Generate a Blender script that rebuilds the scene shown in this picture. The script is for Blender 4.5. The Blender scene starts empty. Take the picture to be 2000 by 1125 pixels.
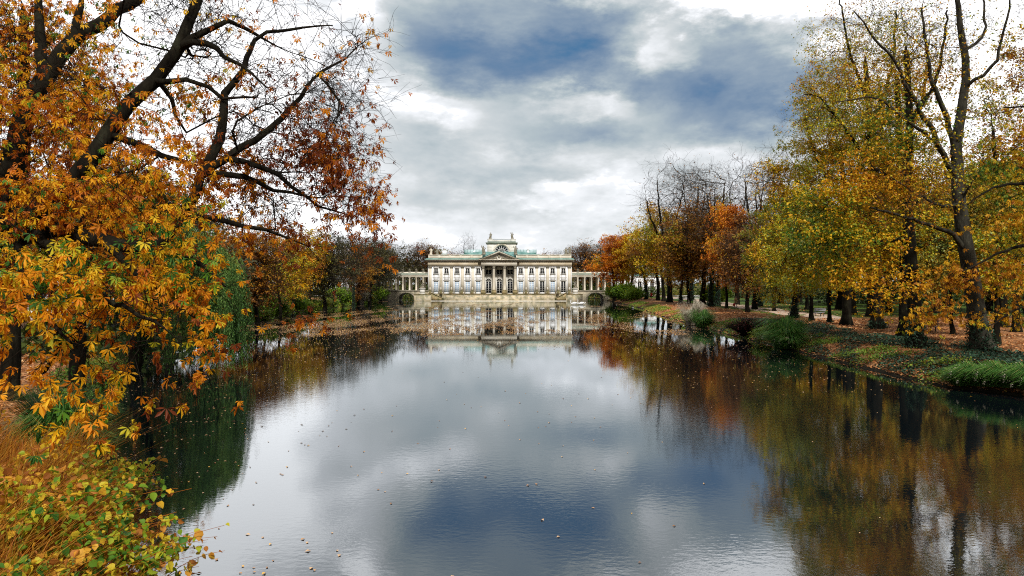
import bpy, math, random
import numpy as np
from math import radians, sin, cos, pi, atan, atan2, sqrt

C = bpy.context.scene.collection
R = np.random.default_rng(7)
random.seed(7)

# ------------------------------------------------------------------ camera, world, sun, exposure
F = 1333.0           # focal length in photo pixels (photo 2000 wide)
CZ = 4.75            # eye height above the water
HY = 556.0           # row of the horizon
cd = bpy.data.cameras.new("camera"); cam = bpy.data.objects.new("camera", cd); C.objects.link(cam)
cam.location = (0, 0, CZ); cam.rotation_euler = (pi/2, 0, 0)
cd.sensor_width = 36.0; cd.lens = 36.0*F/2000.0; cd.shift_y = -(562.5-HY)/2000.0
cd.clip_start = 0.1; cd.clip_end = 6000
bpy.context.scene.camera = cam
sc = bpy.context.scene
sc.view_settings.view_transform = 'Standard'; sc.view_settings.look = 'None'
sc.view_settings.exposure = 0.0; sc.view_settings.gamma = 1.0
sc.render.engine = 'CYCLES'
cy = sc.cycles
cy.max_bounces = 6; cy.diffuse_bounces = 3; cy.glossy_bounces = 3; cy.transmission_bounces = 3
cy.transparent_max_bounces = 4; cy.caustics_reflective = False; cy.caustics_refractive = False
cy.sample_clamp_indirect = 4.0; cy.use_denoising = False; cy.filter_width = 1.1

SUN_EL, SUN_AZ = radians(44), radians(173)     # azimuth from +Y towards +X: high behind the camera
sd = bpy.data.lights.new("sun", 'SUN'); sun = bpy.data.objects.new("sun", sd); C.objects.link(sun)
sd.energy = 4.6; sd.angle = radians(5); sd.color = (1.0, 0.96, 0.90)
sun.rotation_euler = (pi/2 - SUN_EL, 0, -SUN_AZ + pi)

def build_world():
    w = bpy.data.worlds.new("World"); sc.world = w; w.use_nodes = True
    nt = w.node_tree; nt.nodes.clear()
    N = lambda t, **k: mk(nt, t, **k)
    def mk(nt, t, **k):
        n = nt.nodes.new(t)
        for a, v in k.items(): setattr(n, a, v)
        return n
    L = nt.links.new
    tc = N('ShaderNodeTexCoord')
    sep = N('ShaderNodeSeparateXYZ'); L(tc.outputs['Generated'], sep.inputs[0])
    def M(op, a, b=None, clamp=False):
        n = N('ShaderNodeMath', operation=op, use_clamp=clamp)
        for i, v in enumerate((a, b)):
            if v is None: continue
            if isinstance(v, (int, float)): n.inputs[i].default_value = v
            else: L(v, n.inputs[i])
        return n.outputs[0]
    az = M('ARCTAN2', sep.outputs[0], sep.outputs[1]); el = M('ARCSINE', sep.outputs[2])
    # layered noise over the direction itself (flattened vertically like cloud banks)
    mp = N('ShaderNodeMapping'); mp.inputs['Scale'].default_value = (1, 1, 2.2); L(tc.outputs['Generated'], mp.inputs[0])
    n1 = N('ShaderNodeTexNoise'); n1.inputs['Scale'].default_value = 6.5; n1.inputs['Detail'].default_value = 7
    n1.inputs['Roughness'].default_value = 0.6; L(mp.outputs[0], n1.inputs['Vector'])
    n2 = N('ShaderNodeTexNoise'); n2.inputs['Scale'].default_value = 2.6; n2.inputs['Detail'].default_value = 6
    n2.inputs['Roughness'].default_value = 0.62; n2.inputs['Distortion'].default_value = 0.25
    L(mp.outputs[0], n2.inputs['Vector'])
    cmb = N('ShaderNodeCombineXYZ'); L(az, cmb.inputs[0]); L(el, cmb.inputs[1])
    wv = N('ShaderNodeVectorMath', operation='MULTIPLY_ADD')
    L(n1.outputs['Color'], wv.inputs[0]); wv.inputs[1].default_value = (.22, .13, 0); 
    off = N('ShaderNodeVectorMath', operation='ADD'); L(cmb.outputs[0], off.inputs[0]); off.inputs[1].default_value = (-.11, -.065, 0)
    L(off.outputs[0], wv.inputs[2]); P = wv.outputs[0]
    SKY = [ # photo px centre, radii, weight (negative darkens)
        (1010, 72, 350, 135, -.40), (1060, 122, 270, 64, -.27), (800, 70, 150, 110, -.10), (1130, 30, 140, 60, -.08),
        (1450, 150, 230, 120, -.44), (1500, 235, 200, 60, -.14), (1250, 180, 160, 60, -.14), (1060, 232, 170, 60, -.20),
        (1230, 262, 230, 42, -.16), (860, 300, 200, 60, -.13), (1120, 330, 160, 40, -.10), (780, 380, 160, 50, -.08),
        (1150, 200, 100, 34, .19), (1298, 98, 64, 36, .22), (850, 205, 170, 40, .09), (890, 245, 90, 30, .08),
        (1470, -5, 210, 56, .42), (1150, -40, 120, 40, .2), (720, 40, 90, 120, .26), (1130, 395, 260, 40, .07),
        (250, 200, 460, 420, .36), (1850, 180, 330, 330, .60), (1060, 385, 90, 22, .10), (1010, 470, 400, 60, .03)]
    acc = None
    for (px, py, rx, ry, wgt) in SKY:
        a0 = atan((px-1000)/F); k = cos(a0); e0 = atan((HY-py)/sqrt(F*F+(px-1000)**2))
        sa, se = F/(rx*k*k), F/(ry*k)
        v = N('ShaderNodeVectorMath', operation='MULTIPLY_ADD'); L(P, v.inputs[0])
        v.inputs[1].default_value = (sa, se, 0); v.inputs[2].default_value = (-a0*sa, -e0*se, 0)
        ln = N('ShaderNodeVectorMath', operation='LENGTH'); L(v.outputs[0], ln.inputs[0])
        mr = N('ShaderNodeMapRange', interpolation_type='SMOOTHSTEP'); L(ln.outputs['Value'], mr.inputs['Value'])
        mr.inputs['From Min'].default_value = .30; mr.inputs['From Max'].default_value = 1.2
        mr.inputs['To Min'].default_value = wgt; mr.inputs['To Max'].default_value = 0
        acc = mr.outputs[0] if acc is None else M('ADD', acc, mr.outputs[0])
    nz = M('MULTIPLY', M('SUBTRACT', n2.outputs['Fac'], .5), .78)
    nz2 = M('MULTIPLY', M('SUBTRACT', n1.outputs['Fac'], .5), .55)
    up = N('ShaderNodeMapRange', interpolation_type='SMOOTHSTEP'); L(el, up.inputs['Value'])
    up.inputs['From Min'].default_value = .42; up.inputs['From Max'].default_value = 1.2
    up.inputs['To Min'].default_value = 0; up.inputs['To Max'].default_value = .25
    val = M('ADD', M('ADD', M('ADD', acc, .85), M('ADD', nz, nz2)), up.outputs[0])
    rp = N('ShaderNodeValToRGB'); L(val, rp.inputs[0]); r = rp.color_ramp
    st = [(0.0, (.004, .135, .34)), (.13, (.035, .165, .35)), (.30, (.155, .25, .395)), (.45, (.29, .375, .475)), (.62, (.47, .545, .585)),
          (.77, (.68, .72, .74)), (.89, (.94, .965, 1.0)), (1.0, (1.65, 1.65, 1.67))]
    r.elements[0].position, r.elements[0].color = st[0][0], (*st[0][1], 1)
    r.elements[1].position, r.elements[1].color = st[-1][0], (*st[-1][1], 1)
    for p, c in st[1:-1]:
        e = r.elements.new(p); e.color = (*c, 1)
    gain = N('ShaderNodeMapRange', interpolation_type='SMOOTHSTEP'); L(el, gain.inputs['Value'])  # overhead sky, out of view, dimmed likewise for stronger contrast
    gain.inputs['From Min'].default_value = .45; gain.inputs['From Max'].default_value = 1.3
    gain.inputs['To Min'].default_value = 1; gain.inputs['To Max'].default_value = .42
    back = N('ShaderNodeMapRange', interpolation_type='SMOOTHSTEP'); L(sep.outputs[1], back.inputs['Value'])     # unseen sky behind the camera dimmed to cut fill light, deepening contrast
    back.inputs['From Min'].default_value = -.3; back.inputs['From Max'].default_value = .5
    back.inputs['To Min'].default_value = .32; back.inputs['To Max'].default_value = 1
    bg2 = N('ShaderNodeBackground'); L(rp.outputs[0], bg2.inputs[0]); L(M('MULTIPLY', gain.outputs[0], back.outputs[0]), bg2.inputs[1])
    sk = N('ShaderNodeTexSky', sky_type='NISHITA'); sk.sun_disc = False
    sk.sun_elevation = SUN_EL; sk.sun_rotation = SUN_AZ
    bg1 = N('ShaderNodeBackground'); L(sk.outputs[0], bg1.inputs[0]); bg1.inputs[1].default_value = .08
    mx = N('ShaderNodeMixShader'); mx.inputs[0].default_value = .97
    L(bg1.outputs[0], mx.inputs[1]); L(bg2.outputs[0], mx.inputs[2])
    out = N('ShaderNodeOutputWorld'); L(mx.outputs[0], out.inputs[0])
    w.cycles.sampling_method = 'MANUAL'; w.cycles.sample_map_resolution = 512
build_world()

# ------------------------------------------------------------------ helpers
def X(px, D): return (px-1000.0)*D/F
def Z(py, D): return CZ + (HY-py)*D/F
def V3(px, py, D): return np.array([X(px, D), D, Z(py, D)])

def tag(o, label=None, cat=None, group=None, kind=None):
    if label: o['label'] = label
    if cat: o['category'] = cat
    if group: o['group'] = group
    if kind: o['kind'] = kind
    return o
def empty(name, loc=(0, 0, 0), rz=0, label=None, cat=None, group=None):
    o = bpy.data.objects.new(name, None); C.objects.link(o); o.location = loc; o.rotation_euler = (0, 0, rz)
    o.empty_display_size = .2
    return tag(o, label, cat, group)
def raw_mesh(name, V, faces, mat, var=None, smooth=False):
    """V (n,3); faces: list of int arrays (m,k)."""
    V = np.asarray(V, np.float32).reshape(-1, 3)
    me = bpy.data.meshes.new(name)
    faces = [np.asarray(f, np.int32) for f in faces if len(f)]
    nl = sum(f.size for f in faces); npol = sum(len(f) for f in faces)
    me.vertices.add(len(V)); me.vertices.foreach_set('co', V.ravel())
    me.loops.add(nl); me.polygons.add(npol)
    me.loops.foreach_set('vertex_index', np.concatenate([f.ravel() for f in faces]))
    tot = np.concatenate([np.full(len(f), f.shape[1], np.int32) for f in faces])
    st = np.concatenate([[0], np.cumsum(tot)[:-1]]).astype(np.int32)
    me.polygons.foreach_set('loop_start', st); me.polygons.foreach_set('loop_total', tot)
    if smooth: me.polygons.foreach_set('use_smooth', np.ones(npol, bool))
    if var is not None:
        a = me.attributes.new('v', 'FLOAT', 'FACE'); a.data.foreach_set('value', np.asarray(var, np.float32))
    if mat: me.materials.append(mat)
    me.update(calc_edges=True)
    return me
def obj(name, me, parent=None, loc=None):
    o = bpy.data.objects.new(name, me); C.objects.link(o)
    if parent: o.parent = parent
    if loc is not None: o.location = loc
    return o
def kids(o): return [c for c in bpy.data.objects if c.parent == o]
def copy_tree(o, parent=None, _k=None):
    c = o.copy(); C.objects.link(c); c.parent = parent
    for ch in list(o.children): copy_tree(ch, c)
    return c

class MB:
    """collects boxes, prisms, lathes and tubes into one mesh"""
    def __init__(s): s.V = []; s.Q = []; s.T = []; s.n = 0
    def add(s, V, Q=(), T=()):
        s.V.append(np.asarray(V, float).reshape(-1, 3))
        if len(Q): s.Q.append(np.asarray(Q, int)+s.n)
        if len(T): s.T.append(np.asarray(T, int)+s.n)
        s.n += len(s.V[-1])
    def box(s, x0, x1, y0, y1, z0, z1):
        v = [(x, y, z) for z in (z0, z1) for y in (y0, y1) for x in (x0, x1)]
        s.add(v, [(0, 2, 3, 1), (4, 5, 7, 6), (0, 1, 5, 4), (2, 6, 7, 3), (0, 4, 6, 2), (1, 3, 7, 5)]); return s
    def cbox(s, c, d):
        return s.box(c[0]-d[0]/2, c[0]+d[0]/2, c[1]-d[1]/2, c[1]+d[1]/2, c[2]-d[2]/2, c[2]+d[2]/2)
    def lathe(s, c, prof, n=12, sx=1, sy=1):
        """prof: list of (r, z)"""
        a = np.arange(n)*2*pi/n; V = []
        for r_, z_ in prof:
            V += [(c[0]+r_*cos(t)*sx, c[1]+r_*sin(t)*sy, c[2]+z_) for t in a]
        Q = []
        for i in range(len(prof)-1):
            for j in range(n):
                k = (j+1) % n; Q.append((i*n+j, i*n+k, (i+1)*n+k, (i+1)*n+j))
        V += [(c[0], c[1], c[2]+prof[0][1]), (c[0], c[1], c[2]+prof[-1][1])]
        b = len(prof)*n; T = []
        for j in range(n):
            k = (j+1) % n; T.append((b, k, j)); T.append((b+1, b-n+j, b-n+k))
        s.add(V, Q, T); return s
    def tube(s, pts, rad, n=6):
        pts = np.asarray(pts, float); m = len(pts)
        rad = np.full(m, rad) if np.isscalar(rad) else np.asarray(rad)
        t = np.gradient(pts, axis=0); t /= np.linalg.norm(t, axis=1)[:, None]+1e-9
        ref = np.array([.31, .87, .38]); u = np.cross(t, ref); u /= np.linalg.norm(u, axis=1)[:, None]; w = np.cross(t, u)
        a = np.arange(n)*2*pi/n
        V = pts[:, None]+rad[:, None, None]*(u[:, None]*np.cos(a)[None, :, None]+w[:, None]*np.sin(a)[None, :, None])
        Q = []
        for i in range(m-1):
            for j in range(n):
                k = (j+1) % n; Q.append((i*n+j, i*n+k, (i+1)*n+k, (i+1)*n+j))
        V = np.vstack([V.reshape(-1, 3), pts[:1], pts[-1:]]); b = m*n; T = []
        for j in range(n):
            k = (j+1) % n; T.append((b, k, j)); T.append((b+1, b-n+j, b-n+k))
        s.add(V, Q, T); return s
    def ball(s, c, r, n=10, m=6, sc_=(1, 1, 1)):
        return s.lathe(c, [(max(.001, r*sin(pi*i/m))*1, -r*cos(pi*i/m)*sc_[2]) for i in range(m+1)], n, sc_[0], sc_[1])
    def prism(s, poly, y0, y1):
        """poly in the (x,z) plane, extruded from y0 to y1"""
        n = len(poly); V = [(x, y0, z) for x, z in poly]+[(x, y1, z) for x, z in poly]
        Q = [(i, (i+1) % n, n+(i+1) % n, n+i) for i in range(n)]
        T = [(0, i+1, i) for i in range(1, n-1)]+[(n, n+i, n+i+1) for i in range(1, n-1)]
        s.add(V, Q, T); return s
    def wall(s, x0, x1, z0, z1, y0, y1, ops):
        """a wall with rectangular openings (ox0,ox1,oz0,oz1)"""
        xs = sorted({x0, x1, *[o[0] for o in ops], *[o[1] for o in ops]})
        for a, b in zip(xs[:-1], xs[1:]):
            cut = sorted((o[2], o[3]) for o in ops if o[0] < (a+b)/2 < o[1]); z = z0
            for c0, c1 in cut:
                if c0 > z+1e-6: s.box(a, b, y0, y1, z, c0)
                z = c1
            if z < z1-1e-6: s.box(a, b, y0, y1, z, z1)
        return s
    def arch(s, xc, hw, zs, ztop, y0, y1, hW, n=14, ry=None):
        """masonry above an arch opening springing at zs, between xc-hW and xc+hW"""
        ry = ry or hw
        pts = [(xc-hw*cos(pi*i/n), zs+ry*sin(pi*i/n)) for i in range(n+1)]
        for (xa, za), (xb, zb) in zip(pts[:-1], pts[1:]):
            s.prism([(xa, za), (xb, zb), (xb, ztop), (xa, ztop)], y0, y1)
        if hW > hw:
            s.box(xc-hW, xc-hw, y0, y1, zs, ztop); s.box(xc+hw, xc+hW, y0, y1, zs, ztop)
        return s
    def mesh(s, name, mat, smooth=False):
        return raw_mesh(name, np.vstack(s.V), [a for a in (np.vstack(s.Q) if s.Q else [], np.vstack(s.T) if s.T else []) if len(a)], mat, smooth=smooth)
    def build(s, name, mat, parent=None, smooth=False): return obj(name, s.mesh(name, mat, smooth), parent)

# ------------------------------------------------------------------ materials
def new_mat(name):
    m = bpy.data.materials.new(name); m.use_nodes = True; nt = m.node_tree; nt.nodes.clear()
    o = nt.nodes.new('ShaderNodeOutputMaterial'); return m, nt, o
def ramp(nt, stops, interp='LINEAR'):
    r = nt.nodes.new('ShaderNodeValToRGB'); cr = r.color_ramp; cr.interpolation = interp
    cr.elements[0].position, cr.elements[0].color = stops[0][0], (*stops[0][1], 1)
    cr.elements[1].position, cr.elements[1].color = stops[-1][0], (*stops[-1][1], 1)
    for p, c in stops[1:-1]:
        e = cr.elements.new(p); e.color = (*c, 1)
    return r
def leaf_mat(name, stops, trans=.35, interp='LINEAR'):
    m, nt, o = new_mat(name); L = nt.links.new
    a = nt.nodes.new('ShaderNodeAttribute'); a.attribute_name = 'v'
    r = ramp(nt, stops, interp); L(a.outputs['Fac'], r.inputs[0])
    d = nt.nodes.new('ShaderNodeBsdfPrincipled'); d.inputs['Roughness'].default_value = .55; d.inputs['Specular IOR Level'].default_value = .3
    t = nt.nodes.new('ShaderNodeBsdfTranslucent'); mx = nt.nodes.new('ShaderNodeMixShader'); mx.inputs[0].default_value = trans
    L(r.outputs[0], d.inputs['Base Color']); L(r.outputs[0], t.inputs['Color'])
    L(d.outputs[0], mx.inputs[1]); L(t.outputs[0], mx.inputs[2]); L(mx.outputs[0], o.inputs[0]); return m
def noise_mat(name, stops, scale=4, rough=.8, detail=5, bump=0, bscale=None, stretch=(1, 1, 1), spec=.3, metal=0):
    m, nt, o = new_mat(name); L = nt.links.new
    tc = nt.nodes.new('ShaderNodeTexCoord'); mp = nt.nodes.new('ShaderNodeMapping'); mp.inputs['Scale'].default_value = stretch
    L(tc.outputs['Object'], mp.inputs[0])
    n = nt.nodes.new('ShaderNodeTexNoise'); n.inputs['Scale'].default_value = scale; n.inputs['Detail'].default_value = detail
    n.inputs['Roughness'].default_value = .62
    L(mp.outputs[0], n.inputs['Vector']); r = ramp(nt, stops); L(n.outputs['Fac'], r.inputs[0])
    d = nt.nodes.new('ShaderNodeBsdfPrincipled'); d.inputs['Roughness'].default_value = rough
    d.inputs['Specular IOR Level'].default_value = spec; d.inputs['Metallic'].default_value = metal
    L(r.outputs[0], d.inputs['Base Color'])
    if bump:
        n2 = nt.nodes.new('ShaderNodeTexNoise'); n2.inputs['Scale'].default_value = bscale or scale*3; n2.inputs['Detail'].default_value = 4
        L(mp.outputs[0], n2.inputs['Vector'])
        b = nt.nodes.new('ShaderNodeBump'); b.inputs['Distance'].default_value = bump; L(n2.outputs['Fac'], b.inputs['Height'])
        L(b.outputs[0], d.inputs['Normal'])
    L(d.outputs[0], o.inputs[0]); return m
def masonry(name, c1, c2, mortar, bw=.7, bh=.32, stain=(.12, .13, .06), amt=.5):
    m, nt, o = new_mat(name); L = nt.links.new
    g = nt.nodes.new('ShaderNodeNewGeometry'); s = nt.nodes.new('ShaderNodeSeparateXYZ'); L(g.outputs['Position'], s.inputs[0])
    ad = nt.nodes.new('ShaderNodeMath'); ad.operation = 'ADD'; L(s.outputs[0], ad.inputs[0]); L(s.outputs[1], ad.inputs[1])
    cb = nt.nodes.new('ShaderNodeCombineXYZ'); L(ad.outputs[0], cb.inputs[0]); L(s.outputs[2], cb.inputs[1])
    b = nt.nodes.new('ShaderNodeTexBrick'); L(cb.outputs[0], b.inputs['Vector'])
    b.inputs['Color1'].default_value = (*c1, 1); b.inputs['Color2'].default_value = (*c2, 1); b.inputs['Mortar'].default_value = (*mortar, 1)
    b.inputs['Scale'].default_value = 1; b.inputs['Brick Width'].default_value = bw; b.inputs['Row Height'].default_value = bh
    b.inputs['Mortar Size'].default_value = .012
    n = nt.nodes.new('ShaderNodeTexNoise'); n.inputs['Scale'].default_value = .9; n.inputs['Detail'].default_value = 7; L(g.outputs['Position'], n.inputs['Vector'])
    r = ramp(nt, [(.42, (0, 0, 0)), (.62, (amt, amt, amt))]); L(n.outputs['Fac'], r.inputs[0])
    mx = nt.nodes.new('ShaderNodeMix'); mx.data_type = 'RGBA'; L(r.outputs[0], mx.inputs[0]); L(b.outputs['Color'], mx.inputs[6])
    mx.inputs[7].default_value = (*stain, 1)
    d = nt.nodes.new('ShaderNodeBsdfPrincipled'); d.inputs['Roughness'].default_value = .85; L(mx.outputs[2], d.inputs['Base Color'])
    L(d.outputs[0], o.inputs[0]); return m

BARK = noise_mat('bark', spec=.04, stops= [(.3, (.004, .0035, .003)), (.55, (.014, .012, .008)), (.75, (.032, .034, .020))], scale=3, rough=.9, detail=6, bump=.06, bscale=9, stretch=(1, 1, .35))
BARK2 = noise_mat('bark_grey', spec=.05, stops= [(.3, (.015, .014, .011)), (.55, (.045, .042, .032)), (.75, (.09, .09, .065))], scale=3, rough=.9, detail=6, bump=.06, bscale=9, stretch=(1, 1, .35))
TWIG = noise_mat('twig_bark', [(.3, (.010, .008, .006)), (.7, (.022, .017, .012))], 2, .9, spec=.03)
TWIG2 = noise_mat('twig_bark_brown', [(.3, (.025, .019, .014)), (.7, (.060, .048, .035))], .6, .9, spec=.03)
OR_, YE, RU, GR = (.62, .22, .012), (.80, .43, .015), (.30, .075, .012), (.10, .20, .015)
CHEST = leaf_mat('chestnut_leaves', [(0, (.20, .04, .008)), (.2, (.48, .12, .008)), (.42, (.78, .27, .008)), (.62, (.90, .42, .010)), (.80, (.92, .60, .02)), (.87, (.62, .58, .03)), (.91, (.14, .32, .02)), (1, (.05, .16, .02))], .5)
YG = leaf_mat('yellow_green_leaves', [(0, (.22, .07, .008)), (.18, (.50, .20, .008)), (.40, (.72, .44, .010)), (.62, (.58, .48, .02)), (.80, (.28, .34, .02)), (.92, (.14, .22, .02)), (1, (.40, .46, .16))], .26)
YC = leaf_mat('yellow_chestnut_leaves', [(0, (.40, .14, .010)), (.25, (.66, .30, .010)), (.55, (.80, .46, .015)), (.75, (.36, .36, .015)), (1, (.07, .18, .02))], .4)
ORL = leaf_mat('orange_leaves', [(0, (.26, .07, .012)), (.35, (.58, .17, .010)), (.7, (.78, .27, .012)), (.9, (.80, .42, .02)), (1, (.34, .30, .02))], .4)
BRL = leaf_mat('brown_leaves', [(0, (.10, .045, .015)), (.4, (.30, .11, .012)), (.7, (.45, .22, .015)), (.9, (.42, .30, .02)), (1, (.14, .15, .02))], .35)
DGL = leaf_mat('dark_green_leaves', [(0, (.03, .05, .012)), (.5, (.07, .10, .018)), (.85, (.16, .17, .02)), (1, (.34, .22, .02))], .3)
DUL = leaf_mat('dull_olive_leaves', [(0, (.05, .045, .02)), (.5, (.09, .085, .03)), (.9, (.16, .13, .03)), (1, (.42, .20, .02))], .3)
IVY = leaf_mat('ivy_leaves', [(0, (.008, .025, .012)), (.6, (.02, .06, .03)), (1, (.06, .13, .07))], .1)
BUSHL = leaf_mat('bush_green_leaves', [(0, (.07, .14, .015)), (.5, (.19, .33, .02)), (.85, (.36, .48, .03)), (1, (.45, .36, .02))], .35)
RIVERG = leaf_mat('riverbank_leaves', [(0, (.06, .11, .015)), (.5, (.15, .26, .03)), (.85, (.30, .38, .04)), (1, (.42, .25, .03))], .3)
WILL = leaf_mat('willow_leaves', [(0, (.03, .09, .02)), (.45, (.10, .22, .04)), (.85, (.27, .43, .10)), (1, (.38, .34, .04))], .35)
KNOT = leaf_mat('rounded_leaves', [(0, (.30, .10, .02)), (.16, (.52, .20, .04)), (.34, (.78, .42, .03)), (.55, (.62, .52, .03)), (.75, (.22, .36, .02)), (1, (.06, .18, .02))], .4)
REDS = leaf_mat('red_twig_leaves', [(0, (.07, .012, .012)), (.8, (.16, .03, .025)), (1, (.6, .4, .2))], .2)
GRASS = leaf_mat('grass_blades', [(0, (.03, .10, .02)), (.45, (.08, .22, .035)), (.72, (.20, .36, .07)), (.86, (.36, .30, .12)), (1, (.45, .38, .22))], .3)
DRYG = leaf_mat('dry_stems', [(0, (.22, .06, .012)), (.4, (.42, .14, .015)), (.75, (.60, .30, .03)), (1, (.18, .22, .03))], .3)
PLUME = leaf_mat('pale_plumes', [(0, (.35, .30, .20)), (.7, (.62, .55, .44)), (1, (.75, .66, .52))], .3)
LITTER = leaf_mat('litter_leaves', [(0, (.10, .035, .014)), (.35, (.34, .12, .03)), (.7, (.56, .25, .09)), (.92, (.62, .40, .20)), (1, (.70, .42, .04))], .1)
FLOATL = leaf_mat('floating_leaves', [(0, (.22, .09, .03)), (.35, (.50, .27, .12)), (.75, (.72, .48, .28)), (1, (.88, .50, .06))], .1)

STONE = noise_mat('sandstone', [(.22, (.34, .28, .19)), (.42, (.58, .52, .41)), (.62, (.70, .65, .55)), (.82, (.62, .44, .22))], .45, .85, 8)
STONEW = noise_mat('warm_sandstone', [(.25, (.38, .30, .19)), (.5, (.60, .51, .36)), (.68, (.66, .59, .47)), (.85, (.58, .38, .16))], .35, .85, 8)
PLASTER = noise_mat('white_plaster', [(.3, (.80, .80, .80)), (.7, (.88, .88, .89))], .5, .8, 5)
CREAM = noise_mat('cream_plaster', [(.3, (.58, .56, .51)), (.7, (.72, .70, .64))], .5, .8, 5)
COPPER = noise_mat('green_copper', [(.3, (.05, .15, .13)), (.55, (.13, .28, .25)), (.75, (.26, .42, .38))], .8, .55, 6)
DARKST = noise_mat('weathered_stone', [(.3, (.10, .095, .07)), (.6, (.28, .25, .19)), (.8, (.44, .40, .33))], 2.2, .9, 6)
MOSSY = noise_mat('mossy_stone', [(.3, (.07, .08, .03)), (.5, (.24, .20, .10)), (.7, (.46, .33, .18)), (.85, (.14, .16, .06))], 1.2, .9, 6)
TERR = masonry('terrace_masonry', (.66, .54, .34), (.52, .46, .36), (.20, .17, .12), .9, .38, (.16, .16, .09), .75)
BRIDG = masonry('bridge_masonry', (.42, .36, .26), (.30, .26, .19), (.12, .10, .07), .8, .4)
GLASS = noise_mat('dark_glass', [(.4, (.008, .009, .012)), (.7, (.016, .018, .022))], 2, .3, 2, spec=.05)
BLIND = noise_mat('blue_blind_glass', [(.4, (.40, .50, .62)), (.7, (.52, .62, .72))], .5, .25, 2, spec=.5)
FRAMEW = noise_mat('window_paint', [(.3, (.62, .61, .58)), (.7, (.74, .73, .70))], 2, .5)
SKYL = noise_mat('skylight_glass', [(.3, (.30, .42, .42)), (.7, (.50, .62, .64))], .7, .15, 3, spec=.8)
IRON = noise_mat('dark_iron', [(.3, (.02, .024, .024)), (.7, (.05, .055, .05))], 4, .6)
WOODP = noise_mat('grey_bench_wood', [(.3, (.20, .20, .21)), (.7, (.34, .34, .36))], 3, .7, 5, stretch=(.2, 3, 3))
WHITEF = noise_mat('white_feathers', [(.3, (.78, .77, .74)), (.7, (.86, .86, .85))], 5, .8)

# ------------------------------------------------------------------ terrain
RY_ = np.array([-200, -30, 15, 28.9, 31.8, 35.8, 42.5, 51, 64, 83, 110, 144, 185, 205, 240, 400])
RX_ = np.array([30, 26, 23, 21.6, 20.2, 19.7, 20.2, 20.2, 20.6, 21.2, 23, 26, 27.5, 28.2, 29, 30])
LY_ = np.array([-200, -30, 4, 8, 11, 18, 24, 27, 31, 36, 50, 75, 110, 150, 186, 205, 240, 400])
LX_ = np.array([-6, -4, -4.6, -5.6, -7.2, -11.0, -14.2, -16.8, -18.6, -20.5, -26, -31, -34, -36.5, -37, -38, -40, -42])
def shore_r(y): return np.interp(y, RY_, RX_)+.16*np.sin(y*.53+1.2*np.sin(y*.21))+.07*np.sin(y*1.7+1)
def shore_l(y): return np.interp(y, LY_, LX_)+.16*np.sin(y*.47+2+1.2*np.sin(y*.23))+.07*np.sin(y*1.5)
def gz(x, y):
    x = np.asarray(x, float); y = np.asarray(y, float)
    sr = x-shore_r(y); sl = shore_l(y)-x; sb = y-238.0
    s = np.maximum(np.maximum(sr, sl), sb)
    hr = np.interp(s, [0, .25, 1, 3.5, 8, 20, 60, 300, 3000], [-.12, .10, .34, .95, 1.12, 1.2, 1.35, 1.6, 6])
    hl = np.interp(s, [0, .25, 1, 3, 8, 20, 60, 300, 3000], [-.12, .10, .30, .62, .82, .95, 1.2, 1.6, 6])
    hl = hl*(1+1.1*np.clip((15-y)/9, 0, 1)*np.clip(s/1.5, 0, 1))
    h = np.where(sl > sr, hl, hr)
    h = h + (.05*np.sin(x*.7+y*.31)+.04*np.sin(x*.23-y*.57)+.02*np.sin(x*2.1+y*1.7))*np.clip(s*.7, 0, 1)
    return np.where(s < 0, -.12-np.minimum(-s*.45, 1.6), h)
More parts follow.
